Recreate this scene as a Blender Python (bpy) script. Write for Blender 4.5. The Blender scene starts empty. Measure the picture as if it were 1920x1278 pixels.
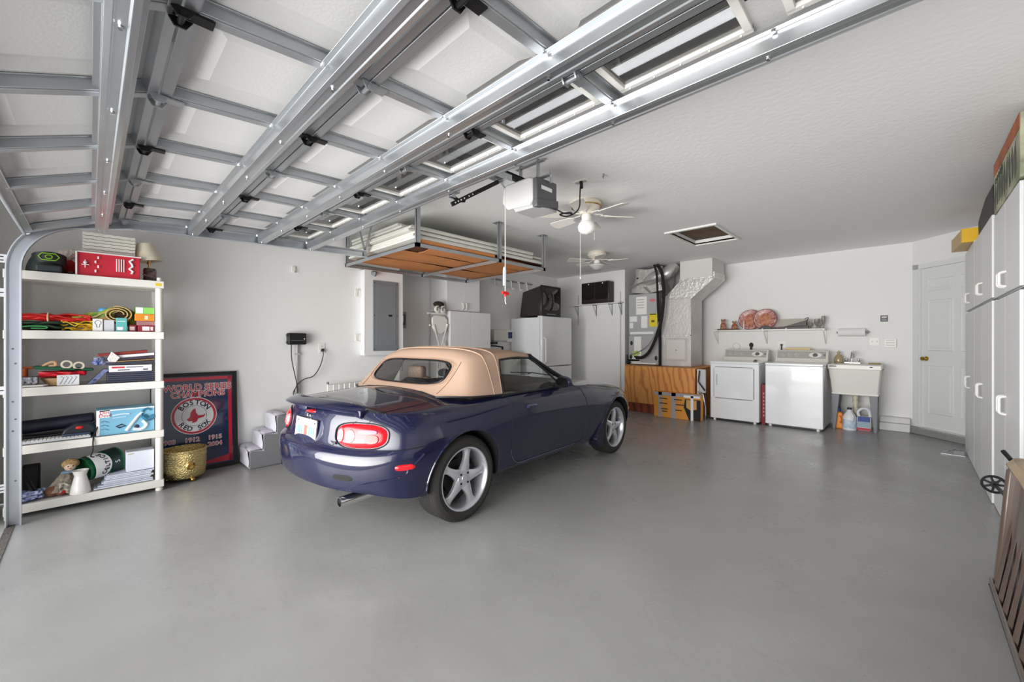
import bpy, bmesh, math, random
from mathutils import Matrix, Vector, noise
R = math.radians
sc = bpy.context.scene
C = sc.collection
random.seed(7)

# ---------------------------------------------------------------- camera, sky, daylight, exposure
cam = bpy.data.objects.new('camera', bpy.data.cameras.new('camera')); C.objects.link(cam)
cam.data.sensor_width = 36; cam.data.lens = 14.4; cam.data.clip_start = .02; cam.data.shift_y = .0005
cam.location = (0, 0, 1.25); cam.rotation_euler = (R(90), 0, R(44.2))
sc.camera = cam
w = bpy.data.worlds.new('sky'); sc.world = w; w.use_nodes = True
bg = w.node_tree.nodes['Background']; bg.inputs[0].default_value = (.93, .96, 1, 1); bg.inputs[1].default_value = .8
def area(name, loc, rot, sx, sy, power, col=(1, .985, .96)):
    l = bpy.data.lights.new(name, 'AREA'); l.shape = 'RECTANGLE'; l.size = sx; l.size_y = sy; l.energy = power; l.color = col
    o = bpy.data.objects.new(name, l); C.objects.link(o); o.location = loc; o.rotation_euler = rot
    return o
# daylight arriving through the open garage doorway, from the sky and off the sunlit drive
dl = area('daylight_doorway', (-2.03, -.75, 1.05), (R(93), 0, 0), 4.5, 1.9, 88); dl.data.spread = R(112)
area('daylight_off_driveway', (-2.03, -1.3, .15), (R(140), 0, 0), 4.4, 1.4, 24)
sc.view_settings.view_transform = 'Standard'; sc.view_settings.look = 'None'
sc.view_settings.gamma = 1; sc.view_settings.exposure = .8; sc.view_settings.use_curve_mapping = False
sc.cycles.max_bounces = 10; sc.cycles.diffuse_bounces = 7; sc.cycles.transparent_max_bounces = 12
sc.cycles.use_denoising = True; sc.cycles.caustics_reflective = False; sc.cycles.caustics_refractive = False
sc.cycles.sample_clamp_indirect = 6

# ---------------------------------------------------------------- materials
def lin(c): return tuple(((v/255)/12.92 if v/255 <= .04045 else ((v/255+.055)/1.055)**2.4) for v in c)
MC = {}
def setcoat(m, v): m.node_tree.nodes['Principled BSDF'].inputs['Coat IOR'].default_value = v; return m
def mat(name, rgb=(200, 200, 200), rough=.5, metal=0, bump=0, bscale=40, var=0, vscale=6, coat=0, trans=0, spec=.5, emit=0, c2=None, stretch=None, ior=1.45, bdist=.01):
    if name in MC: return MC[name]
    m = bpy.data.materials.new(name); m.use_nodes = True; nt = m.node_tree; b = nt.nodes['Principled BSDF']
    c = lin(rgb); b.inputs['Base Color'].default_value = (*c, 1); b.inputs['Roughness'].default_value = rough
    b.inputs['Metallic'].default_value = metal; b.inputs['Coat Weight'].default_value = coat; b.inputs['Coat Roughness'].default_value = .04
    b.inputs['Transmission Weight'].default_value = trans; b.inputs['Specular IOR Level'].default_value = spec; b.inputs['IOR'].default_value = ior
    if emit: b.inputs['Emission Color'].default_value = (*c, 1); b.inputs['Emission Strength'].default_value = emit
    if bump or var:
        tc = nt.nodes.new('ShaderNodeTexCoord'); src = tc.outputs['Object']
        if stretch:
            mp = nt.nodes.new('ShaderNodeMapping'); mp.inputs['Scale'].default_value = stretch
            nt.links.new(src, mp.inputs[0]); src = mp.outputs[0]
    if var:
        n = nt.nodes.new('ShaderNodeTexNoise'); n.inputs['Scale'].default_value = vscale; n.inputs['Detail'].default_value = 6
        r = nt.nodes.new('ShaderNodeValToRGB'); k = lin(c2) if c2 else tuple(v*(1-var) for v in c)
        r.color_ramp.elements[0].position = .35; r.color_ramp.elements[1].position = .65
        r.color_ramp.elements[0].color = (*k, 1); r.color_ramp.elements[1].color = (*c, 1)
        nt.links.new(src, n.inputs['Vector']); nt.links.new(n.outputs['Fac'], r.inputs[0]); nt.links.new(r.outputs[0], b.inputs['Base Color'])
    if bump:
        n2 = nt.nodes.new('ShaderNodeTexNoise'); n2.inputs['Scale'].default_value = bscale; n2.inputs['Detail'].default_value = 4
        bp = nt.nodes.new('ShaderNodeBump'); bp.inputs['Strength'].default_value = bump; bp.inputs['Distance'].default_value = bdist
        nt.links.new(src, n2.inputs['Vector']); nt.links.new(n2.outputs['Fac'], bp.inputs['Height']); nt.links.new(bp.outputs[0], b.inputs['Normal'])
    MC[name] = m; return m
wallm = mat('painted_wall', (236, 236, 235), .6, bump=.12, bscale=60)
ceilm = mat('textured_ceiling', (238, 238, 238), .8, bump=.22, bscale=26)
whitep = mat('white_plastic', (232, 231, 226), .35)
whitegl = mat('white_enamel', (238, 240, 243), .16, coat=.5)
cabm = mat('white_laminate', (226, 227, 228), .4)
blackp = mat('black_plastic', (22, 22, 24), .4)
blackm = mat('black_metal', (26, 26, 27), .45, .3)
galv = mat('galvanized_steel', (196, 200, 204), .3, .9, var=.12, vscale=3, stretch=(1, 6, 6))
galv2 = mat('galvanized_channel', (184, 188, 192), .38, .8, var=.1, vscale=4)
chrome = mat('chrome', (220, 220, 220), .1, 1)
brass = mat('polished_brass', (205, 170, 95), .18, 1)
greym = mat('grey_metal', (128, 131, 135), .5, .2)
graypl = mat('grey_plastic', (150, 150, 150), .5)
foil = mat('foil_duct_wrap', (212, 209, 206), .36, .55, bump=.6, bscale=22, var=.15, vscale=9)
doorskin = mat('door_steel_white', (204, 204, 204), .5, bump=.08, bscale=90)
paint = lambda n, c, r=.5, **k: mat(n, c, r, **k)
ink = mat('black_print', (30, 30, 32), .6)
inkw = mat('white_print', (235, 235, 235), .6)
glass = None
def glassmat(name, tint=(1, 1, 1), rough=0., gloss=.12, gcol=(1, 1, 1)):
    m = bpy.data.materials.new(name); m.use_nodes = True; nt = m.node_tree; nt.nodes.remove(nt.nodes['Principled BSDF'])
    o = nt.nodes['Material Output']; t = nt.nodes.new('ShaderNodeBsdfTransparent'); t.inputs[0].default_value = (*tint, 1)
    g = nt.nodes.new('ShaderNodeBsdfGlossy'); g.inputs['Roughness'].default_value = rough; g.inputs[0].default_value = (*gcol, 1)
    lw = nt.nodes.new('ShaderNodeLayerWeight'); lw.inputs[0].default_value = .5
    f = nt.nodes.new('ShaderNodeMath'); f.operation = 'POWER'; f.inputs[1].default_value = 4; nt.links.new(lw.outputs['Facing'], f.inputs[0])
    ad = nt.nodes.new('ShaderNodeMath'); ad.operation = 'MULTIPLY_ADD'; ad.inputs[1].default_value = .6; ad.inputs[2].default_value = gloss*.4
    x = nt.nodes.new('ShaderNodeMixShader')
    nt.links.new(f.outputs[0], ad.inputs[0]); nt.links.new(ad.outputs[0], x.inputs[0]); nt.links.new(t.outputs[0], x.inputs[1]); nt.links.new(g.outputs[0], x.inputs[2]); nt.links.new(x.outputs[0], o.inputs[0])
    return m
clear = glassmat('clear_glass', (.9, .93, .92)); smoke = glassmat('smoky_window', (.5, .5, .49), gloss=.3)

# ---------------------------------------------------------------- mesh helpers
class MB:
    def __init__(s): s.v = []; s.f = []
    def add(s, vs, fs, T=None):
        o = len(s.v)
        s.v += [tuple(T @ Vector(p)) for p in vs] if T else [tuple(p) for p in vs]
        s.f += [tuple(i+o for i in f) for f in fs]; return s
    def box(s, x0, y0, z0, x1, y1, z1, T=None):
        x0, x1 = sorted((x0, x1)); y0, y1 = sorted((y0, y1)); z0, z1 = sorted((z0, z1))
        return s.add([(x0,y0,z0),(x1,y0,z0),(x1,y1,z0),(x0,y1,z0),(x0,y0,z1),(x1,y0,z1),(x1,y1,z1),(x0,y1,z1)],
                     [(3,2,1,0),(4,5,6,7),(0,1,5,4),(1,2,6,5),(2,3,7,6),(3,0,4,7)], T)
    def hexa(s, b, t): return s.add(list(b)+list(t), [(3,2,1,0),(4,5,6,7),(0,1,5,4),(1,2,6,5),(2,3,7,6),(3,0,4,7)])
    def prism(s, pts, ax, a, b, T=None):
        n = len(pts)
        g = {'x': lambda p, c: (c, p[0], p[1]), 'y': lambda p, c: (p[0], c, p[1]), 'z': lambda p, c: (p[0], p[1], c)}[ax]
        vs = [g(p, a) for p in pts]+[g(p, b) for p in pts]
        return s.add(vs, [tuple(range(n))[::-1], tuple(range(n, 2*n))]+[(i, (i+1) % n, n+(i+1) % n, n+i) for i in range(n)], T)
    def cyl(s, p0, p1, r0, r1=None, n=14, cap=True, T=None):
        r1 = r0 if r1 is None else r1; p0 = Vector(p0); p1 = Vector(p1); d = (p1-p0).normalized()
        u = d.orthogonal().normalized(); v = d.cross(u); vs = []
        for p, r in ((p0, r0), (p1, r1)):
            for i in range(n): a = 2*math.pi*i/n; vs.append(p+(u*math.cos(a)+v*math.sin(a))*r)
        fs = [(i, (i+1) % n, n+(i+1) % n, n+i) for i in range(n)]
        if cap: fs += [tuple(range(n))[::-1], tuple(range(n, 2*n))]
        return s.add(vs, fs, T)
    def tube(s, pts, r, n=8, closed=False, T=None, cap=True):
        pts = [Vector(p) for p in pts]; m = len(pts); vs = []; pu = None
        for k, p in enumerate(pts):
            if closed: d = pts[(k+1) % m]-pts[k-1]
            else: d = pts[min(k+1, m-1)]-pts[max(k-1, 0)]
            d = d.normalized() if d.length > 1e-9 else Vector((0, 0, 1))
            u = d.orthogonal().normalized() if pu is None else (pu-d*pu.dot(d))
            u = u.normalized() if u.length > 1e-6 else d.orthogonal().normalized()
            pu = u; v = d.cross(u); rr = r[k] if isinstance(r, (list, tuple)) else r
            for i in range(n): a = 2*math.pi*i/n; vs.append(p+(u*math.cos(a)+v*math.sin(a))*rr)
        fs = []
        for k in range(m if closed else m-1):
            q = (k+1) % m
            fs += [(k*n+i, k*n+(i+1) % n, q*n+(i+1) % n, q*n+i) for i in range(n)]
        if not closed and cap: fs += [tuple(range(n))[::-1], tuple(range((m-1)*n, m*n))]
        return s.add(vs, fs, T)
    def lathe(s, prof, T=None, n=28, close=False, arc=(0, 2*math.pi)):
        full = abs(arc[1]-arc[0]-2*math.pi) < 1e-6; k = n if full else n+1; m = len(prof); vs = []
        for i in range(k):
            a = arc[0]+(arc[1]-arc[0])*i/n; vs += [(r*math.cos(a), r*math.sin(a), z) for r, z in prof]
        fs = []
        for i in range(n):
            q = (i+1) % k
            for j in range(m if close else m-1):
                j2 = (j+1) % m; fs.append((i*m+j, q*m+j, q*m+j2, i*m+j2))
        return s.add(vs, fs, T)
    def grid(s, fn, nu, nv, T=None, cu=False, mask=None):
        ku = nu if cu else nu+1
        vs = [fn(i/nu, j/nv) for i in range(ku) for j in range(nv+1)]
        fs = []
        for i in range(nu):
            q = (i+1) % ku
            for j in range(nv):
                if mask and not mask((i+.5)/nu, (j+.5)/nv): continue
                fs.append((i*(nv+1)+j, q*(nv+1)+j, q*(nv+1)+j+1, i*(nv+1)+j+1))
        return s.add(vs, fs, T)
    def ball(s, c, r, sc=(1, 1, 1), n=12, T=None):
        pr = [(max(1e-4, math.sin(math.pi*j/n))*r, -math.cos(math.pi*j/n)*r) for j in range(n+1)]
        M = Matrix.Translation(c) @ Matrix.Diagonal((*sc, 1))
        return s.lathe(pr, (T @ M) if T else M, n*2)
WM = {}
def finish(o, mb, m, inv=None, bevel=0, angle=35, seg=2, smooth=True):
    me = o.data
    vs = [tuple(inv @ Vector(p)) for p in mb.v] if inv else mb.v
    me.from_pydata(vs, [], mb.f)
    bm = bmesh.new(); bm.from_mesh(me); bmesh.ops.remove_doubles(bm, verts=bm.verts, dist=1e-5)
    bmesh.ops.recalc_face_normals(bm, faces=bm.faces); bm.to_mesh(me); bm.free()
    if smooth:
        me.polygons.foreach_set('use_smooth', [True]*len(me.polygons)); me.set_sharp_from_angle(angle=R(angle))
    if m: me.materials.append(m)
    if bevel:
        b = o.modifiers.new('bevel', 'BEVEL'); b.width = bevel; b.segments = seg; b.limit_method = 'ANGLE'; b.angle_limit = R(40)
def part(name, mb, m, parent, label=None, bevel=0, angle=35, local=False, kind=None, seg=2, smooth=True):
    o = bpy.data.objects.new(name, bpy.data.meshes.new(name)); C.objects.link(o); o.parent = parent
    P = WM[parent.name]; WM[o.name] = P
    finish(o, mb, m, None if local else P.inverted(), bevel, angle, seg, smooth)
    if label: o['label'] = label
    if kind: o['kind'] = kind
    return o
def thing(name, label, cat, loc=(0, 0, 0), rz=0, group=None, rot=None):
    o = bpy.data.objects.new(name, None); C.objects.link(o); o.empty_display_size = .1
    o.location = loc; o.rotation_euler = rot or (0, 0, rz)
    WM[o.name] = Matrix.Translation(loc) @ (Matrix.LocRotScale(None, o.rotation_euler, None))
    o['label'] = label; o['category'] = cat
    if group: o['group'] = group
    return o
def solo(name, mb, m, label=None, cat=None, group=None, kind=None, bevel=0, angle=35, smooth=True):
    xs, ys, zs = zip(*mb.v); c = Vector(((min(xs)+max(xs))/2, (min(ys)+max(ys))/2, min(zs)))
    o = bpy.data.objects.new(name, bpy.data.meshes.new(name)); C.objects.link(o); o.location = c
    T = Matrix.Translation(c); WM[o.name] = T
    finish(o, mb, m, T.inverted(), bevel, angle, 2, smooth)
    if label: o['label'] = label
    if cat: o['category'] = cat
    if group: o['group'] = group
    if kind: o['kind'] = kind
    return o
def struct(name, mb, m, **k): return solo(name, mb, m, kind='structure', **k)
def dup(root, loc, rz=None, label=None, group=None):
    r = root.copy(); C.objects.link(r); r.location = loc
    if rz is not None: r.rotation_euler = (0, 0, rz)
    if label: r['label'] = label
    if group: r['group'] = group
    WM[r.name] = Matrix.Translation(loc) @ Matrix.Rotation(r.rotation_euler[2], 4, 'Z')
    for ch in list(root.children):
        c = ch.copy(); C.objects.link(c); c.parent = r; WM[c.name] = WM[r.name]
        for g in list(ch.children):
            d = g.copy(); C.objects.link(d); d.parent = c; WM[d.name] = WM[r.name]
    return r
def frame(o, x, y):
    x = Vector(x).normalized(); y = Vector(y); y = (y-x*y.dot(x)).normalized(); z = x.cross(y)
    return Matrix.Translation(o) @ Matrix((x, y, z)).transposed().to_4x4()
FX = dict(px=((0, 1, 0), (0, 0, 1)), my=((1, 0, 0), (0, 0, 1)), mx=((0, -1, 0), (0, 0, 1)))   # facing +X, -Y, -X
def letters(s, size, o, face, m, parent, name='lettering', align='CENTER', ext=.0006, local=False, bold=0, T=None, sx=1):
    cu = bpy.data.curves.new('t', 'FONT'); cu.body = s; cu.size = size; cu.align_x = align; cu.align_y = 'CENTER'; cu.extrude = ext; cu.offset = bold
    cu.resolution_u = 3; t = bpy.data.objects.new('t', cu); me = bpy.data.meshes.new_from_object(t)
    mb = MB(); F = T if T is not None else frame(o, *FX[face])
    mb.add([F @ Vector((v.co.x*sx, v.co.y, v.co.z)) for v in me.vertices], [tuple(p.vertices) for p in me.polygons])
    bpy.data.objects.remove(t); bpy.data.curves.remove(cu); bpy.data.meshes.remove(me)
    return part(name, mb, m, parent, local=local, smooth=False)
def catmull(P, n, closed=False):
    P = [Vector(p) for p in P]; out = []; m = len(P)
    for i in range(m if closed else m-1):
        a, b, c, d = (P[(i-1) % m], P[i], P[(i+1) % m], P[(i+2) % m]) if closed else (P[max(i-1, 0)], P[i], P[i+1], P[min(i+2, m-1)])
        for k in range(n):
            t = k/n; out.append(.5*((2*b)+(c-a)*t+(2*a-5*b+4*c-d)*t*t+(3*b-a-3*c+d)*t**3))
    if not closed: out.append(P[-1])
    return out

# ---------------------------------------------------------------- the room
XL, XL2, YS, YB, XR, YF, ZC = -5.02, -5.56, 2.95, 7.95, .97, -.5, 2.63
def floor_mat():
    m = bpy.data.materials.new('painted_concrete_floor'); m.use_nodes = True; nt = m.node_tree; b = nt.nodes['Principled BSDF']
    tc = nt.nodes.new('ShaderNodeTexCoord')
    def nz(s, d, dis=0):
        n = nt.nodes.new('ShaderNodeTexNoise'); n.inputs['Scale'].default_value = s; n.inputs['Detail'].default_value = d
        n.inputs['Distortion'].default_value = dis; nt.links.new(tc.outputs['Object'], n.inputs['Vector']); return n
    def ramp(n, a, ca, bb, cb):
        r = nt.nodes.new('ShaderNodeValToRGB'); r.color_ramp.elements[0].position = a; r.color_ramp.elements[1].position = bb
        r.color_ramp.elements[0].color = (*ca, 1); r.color_ramp.elements[1].color = (*cb, 1); nt.links.new(n.outputs['Fac'], r.inputs[0]); return r
    base = ramp(nz(1.3, 6, .4), .3, lin((139, 139, 138)), .7, lin((150, 150, 149)))
    st = ramp(nz(2.1, 9, .6), .25, lin((190, 189, 187)), .6, (1, 1, 1))
    sp = ramp(nz(42, 3), .21, (.45, .45, .44), .27, (1, 1, 1))
    x = nt.nodes.new('ShaderNodeMix'); x.data_type = 'RGBA'; x.blend_type = 'MULTIPLY'; x.inputs[0].default_value = .12
    y = nt.nodes.new('ShaderNodeMix'); y.data_type = 'RGBA'; y.blend_type = 'MULTIPLY'; y.inputs[0].default_value = .5
    nt.links.new(base.outputs[0], x.inputs[6]); nt.links.new(st.outputs[0], x.inputs[7]); nt.links.new(x.outputs[2], y.inputs[6]); nt.links.new(sp.outputs[0], y.inputs[7])
    nt.links.new(y.outputs[2], b.inputs['Base Color'])
    rr = ramp(nz(2.2, 5), .3, (.24,)*3, .7, (.36,)*3); nt.links.new(rr.outputs[0], b.inputs['Roughness'])
    bp = nt.nodes.new('ShaderNodeBump'); bp.inputs['Strength'].default_value = .12; bp.inputs['Distance'].default_value = .01
    nt.links.new(nz(14, 3).outputs['Fac'], bp.inputs['Height']); nt.links.new(bp.outputs[0], b.inputs['Normal'])
    return m
floorm = floor_mat()
struct('floor', MB().prism([(XL2-.1, YF+.14), (XR+.1, YF+.14), (XR+.1, YB+.1), (XL2-.1, YB+.1)], 'z', -.1, 0), floorm)
drive = mat('broom_concrete', (190, 190, 186), .85, bump=.3, bscale=120, var=.15, vscale=3)
struct('driveway', MB().box(-9, -14, -.15, 6, YF+.1, -.03), drive)
struct('trim_1', MB().box(-4.4, YF+.1, -.1, .34, YF+.14, .004), mat('door_threshold_strip', (96, 92, 88), .8, bump=.5, bscale=80, var=.4, vscale=30))
# ceiling with the square attic opening
hx0, hx1, hy0, hy1 = -2.2, -1.66, 5.12, 6.02
cb = MB()
for a in ((XL2-.1, YF-.15, hx0, YB+.1), (hx1, YF-.15, XR+.1, YB+.1), (hx0, YF-.15, hx1, hy0), (hx0, hy1, hx1, YB+.1)): cb.box(a[0], a[1], ZC, a[2], a[3], ZC+.12)
struct('ceiling', cb, ceilm)
struct('wall_left', MB().prism([(XL-.1, YF-.15), (XL, YF-.15), (XL, YS), (XL2, YS), (XL2, YB), (XL2-.1, YB), (XL2-.1, YS-.1), (XL-.1, YS-.1)], 'z', 0, ZC), wallm)
struct('wall_back', MB().box(XL2-.1, YB, 0, .1, YB+.1, ZC), wallm)
struct('wall_right', MB().box(XR, YF-.15, 0, XR+.1, 7.1, ZC), wallm)
struct('wall_front', MB().box(XL-.1, YF-.15, 0, -4.52, YF, ZC).box(.36, YF-.15, 0, XR+.1, YF, ZC).box(-4.52, YF-.15, 2.16, .36, YF, ZC), wallm)
struct('wall_closet', MB().box(XL2, 7.15, 0, -3.93, YB, ZC), wallm)
# 45 degree corner wall with the house door; u runs along it from the back wall corner
DG = frame((.02, YB, 0), (1, -1, 0), (0, 0, 1))      # local x along wall, y up, z = toward the room? (checked below)
DG = Matrix.Translation((.02, YB, 0)) @ Matrix(((.70711, .70711, 0), (-.70711, .70711, 0), (0, 0, 1))).to_4x4()   # x along wall, y into wall, z up
struct('wall_corner', MB().box(0, 0, 0, .1, .1, ZC, DG).box(.1, 0, 2.235, 1.0, .1, ZC, DG).box(1.0, 0, 0, 1.45, .1, ZC, DG).box(.1, 0, 0, 1.0, .1, .09, DG), wallm)
struct('trim_2', MB().box(.02, -.018, .09, .1, .0, 2.3, DG).box(1.0, -.018, .09, 1.07, 0, 2.3, DG).box(.02, -.018, 2.235, 1.07, 0, 2.3, DG).box(.1, -.005, .09, .11, .05, 2.235, DG), cabm, bevel=.003)
struct('trim_3', MB().box(.0, -.1, 0, 1.2, .0, .085, DG), floorm, bevel=.01)   # painted concrete sill below the door
dr = struct('door_1', MB().box(.112, .02, .095, .985, .055, 2.228, DG), cabm)
WM[dr.name] = Matrix.Translation(dr.location)
for (u0, u1, v0, v1) in ((.2, .5, 1.93, 2.08), (.6, .9, 1.93, 2.08), (.2, .5, 1.13, 1.8), (.6, .9, 1.13, 1.8), (.2, .5, .3, .93), (.6, .9, .3, .93)):
    mb = MB()
    mb.tube([(u0, .019, v0), (u1, .019, v0), (u1, .019, v1), (u0, .019, v1)], .011, 6, True, DG)
    mb.box(u0+.035, .008, v0+.035, u1-.035, .03, v1-.035, DG)
    part('door_panel', mb, cabm, dr, bevel=.006)
kb = MB().lathe([(0.001, .065), (.022, .064), (.029, .05), (.024, .034), (.011, .026), (.011, .006), (.03, .004), (.03, 0), (.001, 0)], DG @ Matrix.Translation((.17, .02, 1.02)) @ Matrix.Rotation(R(90), 4, 'X'), 24)
part('door_knob', kb, brass, dr, 'polished brass door knob')
# concrete footing ledge along the back wall
struct('baseboard_back', MB().box(-.32, 7.8, 0, .0, YB, .11).box(-.32, 7.83, .11, .0, YB, .19), mat('painted_curb', (222, 222, 220), .6, bump=.3, bscale=30), bevel=.012)
# attic hatch: frame and the brown board above it
t = MB()
for a in ((hx0-.04, hy0-.05, hx1+.04, hy0), (hx0-.04, hy1, hx1+.04, hy1+.05), (hx0-.04, hy0, hx0, hy1), (hx1, hy0, hx1+.04, hy1)): t.box(a[0], a[1], ZC-.018, a[2], a[3], ZC+.02)
hf = thing('attic_hatch', 'white framed attic opening with brown board in the ceiling', 'hatch', (-1.93, 5.57, ZC))
part('hatch_frame', t, whitep, hf, bevel=.003)
part('hatch_board', MB().box(hx0-.01, hy0-.01, ZC+.06, hx1+.01, hy1+.01, ZC+.08), mat('hatch_plywood', (112, 92, 72), .8, var=.35, vscale=5), hf, 'brown plywood board')

# ---------------------------------------------------------------- garage door, raised along the ceiling
gd = thing('garage_door', 'white sectional garage door with steel struts, raised overhead along the ceiling', 'garage door', (-2.03, .7, 2.1))
GX0, GX1, BAY = -4.31, .25, .57
JY = [-.31, .177, .72, 1.23, 1.66]; JZ = [1.985, 2.172, 2.212, 2.228, 2.233]; TH = .045
stx = [GX0+BAY*i for i in range(9)]
for k in range(4):
    y0, y1, z0, z1 = JY[k]+.003, JY[k+1]-.003, JZ[k], JZ[k+1]
    F = frame((0, y0, z0), (1, 0, 0), (0, y1-y0, z1-z0)); L = math.hypot(y1-y0, z1-z0)   # x, along section, up
    mb = MB()
    if k < 3:
        # stamped skin, one raised panel per bay
        for i in range(8):
            a, b = stx[i], stx[i+1]; rings = [(0, TH), (.045, TH), (.05, TH+.004), (.085, TH+.02), (.1, TH+.02), (.135, TH+.006)]
            vs = []
            for ins, z in rings: vs += [(a+ins, ins, z), (b-ins, ins, z), (b-ins, L-ins, z), (a+ins, L-ins, z)]
            if k == 0:   # the bottom section has two panels per bay split lengthwise in its outer part
                pass
            fs = []
            for r in range(len(rings)-1):
                for q in range(4): fs.append((r*4+q, r*4+(q+1) % 4, r*4+4+(q+1) % 4, r*4+4+q))
            o = (len(rings)-1)*4; fs.append((o, o+1, o+2, o+3)); mb.add(vs, fs, F)
    else:
        wy0, wy1 = .03, .27
        mb.box(GX0, 0, TH, GX1, wy0, TH+.006, F).box(GX0, wy1, TH, GX1, L, TH+.006, F).box(GX0, wy1+.07, TH-.008, GX1, wy1+.075, TH, F)
        for i in range(9):
            a = max(GX0, stx[i]-.05); b = min(GX1, stx[i]+.05); mb.box(a, wy0, TH, b, wy1, TH+.006, F)
    sec = part('door_section', mb, doorskin, gd, angle=20)
    rl = MB()
    rl.box(GX0, 0, 0, GX1, .032, TH, F).box(GX0, L-.032, 0, GX1, L, TH, F).box(GX0, .032, 0, GX1, .036, .012, F)
    part('edge_rail', rl, galv2, sec, bevel=.002)
    for i in range(9):
        if k == 3 and i == 7: continue
        s_ = MB(); x = min(max(stx[i], GX0+.03), GX1-.03)
        s_.box(x-.024, .005, .004, x+.024, L-.005, TH, F).box(x-.034, .03, TH-.006, x+.034, L-.03, TH-.001, F).box(x-.018, .02, 0, x+.018, L-.02, .005, F)
        part('stile', s_, galv2, sec, bevel=.002)
    if k == 3:
        for i in range(8):
            a, b = stx[i]+.045, stx[i+1]-.045
            f = MB().box(a, wy0-.012, TH-.014, b, wy0+.012, TH+.01, F).box(a, wy1-.012, TH-.014, b, wy1+.012, TH+.01, F)
            f.box(a, wy0, TH-.014, a+.026, wy1, TH+.01, F).box(b-.026, wy0, TH-.014, b, wy1, TH+.01, F)
            for q in range(5):
                for yy in (wy0, wy1): f.box(a+.04+q*(b-a-.08)/4, yy-.003, TH-.018, a+.046+q*(b-a-.08)/4, yy+.003, TH-.012, F)
            fr = part('window_frame', f, whitep, sec, bevel=.002)
            part('window_pane', MB().box(a+.02, wy0+.01, TH+.0, b-.02, wy1-.01, TH+.004, F), smoke, fr)
    # the horizontal strut bolted across this section
    ys = (JY[k+1]-.12 if k else .055); zs = z0+(z1-z0)*(ys-y0)/(y1-y0)
    pf = [(-.05, 0), (-.028, 0), (-.028, -.052), (-.014, -.056), (-.011, -.052), (.011, -.052), (.014, -.056), (.028, -.052), (.028, 0), (.05, 0), (.05, -.003), (.031, -.003), (.031, -.058), (-.031, -.058), (-.031, -.003), (-.05, -.003)]
    W = .034
    st = MB().prism([(ys-W, zs-.058), (ys-W*.5, zs-.061), (ys-W*.35, zs-.057), (ys+W*.35, zs-.057), (ys+W*.5, zs-.061), (ys+W, zs-.058), (ys+W, zs-.004), (ys+W+.018, zs-.003), (ys+W+.018, zs), (ys-W-.018, zs), (ys-W-.018, zs-.003), (ys-W, zs-.004)], 'x', GX0-.02, GX1+.02)
    so = part('strut', st, galv, gd, bevel=.0015, angle=20)
    bl = MB()
    for x in stx: bl.cyl((x+.012, ys-W-.012, zs-.001), (x+.012, ys-W-.012, zs-.012), .007, n=6).cyl((x-.012, ys, zs-.058), (x-.012, ys, zs-.066), .006, n=6)
    part('strut_bolts', bl, chrome, so)
    # hinges on the joint above this section
    if k < 3:
        for i in range(9):
            h = MB(); x = min(max(stx[i], GX0+.04), GX1-.04); jy, jz = JY[k+1], JZ[k+1]
            h.box(x-.02, jy-.075, jz-.006, x+.02, jy-.012, jz).box(x-.02, jy+.012, jz-.006, x+.02, jy+.075, jz)
            h.prism([(jy-.03, jz-.004), (jy+.03, jz-.004), (jy+.014, jz-.03), (jy-.014, jz-.03)], 'x', x-.03, x-.024).prism([(jy-.03, jz-.004), (jy+.03, jz-.004), (jy+.014, jz-.03), (jy-.014, jz-.03)], 'x', x+.024, x+.03)
            h.cyl((x-.034, jy, jz-.018), (x+.034, jy, jz-.018), .009, n=10)
            part('hinge', h, blackm if (i+k) % 2 else galv2, gd, 'black door hinge' if (i+k) % 2 else None)
part('bottom_seal', MB().box(GX0, JY[0]-.012, JZ[0]-.012, GX1, JY[0]+.004, JZ[0]+.05), galv2, gd, bevel=.004)
rb = MB()
for j in range(5): rb.cyl((GX0+.02, JY[j], JZ[j]+.02), (GX0-.05, JY[j], JZ[j]+.02), .006).cyl((GX0-.03, JY[j], JZ[j]+.02), (GX0-.055, JY[j], JZ[j]+.02), .022, n=16)
part('roller', rb, whitep, gd)
part('drawbar_bracket', MB().box(-2.13, 1.61, 2.2, -2.07, 1.65, 2.235).box(-2.118, 1.6, 2.17, -2.114, 1.63, 2.22).box(-2.09, 1.6, 2.17, -2.086, 1.63, 2.22).cyl((-2.12, 1.61, 2.185), (-2.08, 1.61, 2.185), .006), galv, gd)

# left roller track: vertical, quarter bend, horizontal
def sweep_track(path, x0):
    mb = MB(); pr = [(.0, -.03), (-.012, -.033), (-.012, -.026), (-.042, -.03), (-.042, .03), (-.012, .026), (-.012, .033), (0, .03), (0, .036), (-.048, .036), (-.048, -.036), (0, -.036)]
    n = len(pr); vs = []
    for k, p in enumerate(path):
        d = Vector(path[min(k+1, len(path)-1)])-Vector(path[max(k-1, 0)]); d.normalize(); nn = Vector((-d.y, d.x))
        vs += [(x0+a, p[0]+nn.x*b, p[1]+nn.y*b) for a, b in pr]
    fs = []
    for k in range(len(path)-1): fs += [(k*n+i, k*n+(i+1) % n, (k+1)*n+(i+1) % n, (k+1)*n+i) for i in range(n)]
    fs += [tuple(range(n)), tuple(range((len(path)-1)*n, len(path)*n))]
    return mb.add(vs, fs)
tr = thing('door_track', 'galvanized roller track curving from the floor up to the ceiling beside the shelving', 'track', (-4.36, -.36, 0))
rad = .36; path = [(-.365, z/10) for z in range(0, 18)]+[(-.365+rad-rad*math.cos(a), 1.75+rad*math.sin(a)) for a in [R(q*7) for q in range(0, 13)]]
path += [(.2, 2.155), (1.0, 2.19), (2.15, 2.225)]
part('track_rail', sweep_track(path, -4.335), mat('track_steel', (205, 210, 218), .3, .75, var=.06), tr, angle=50)
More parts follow.
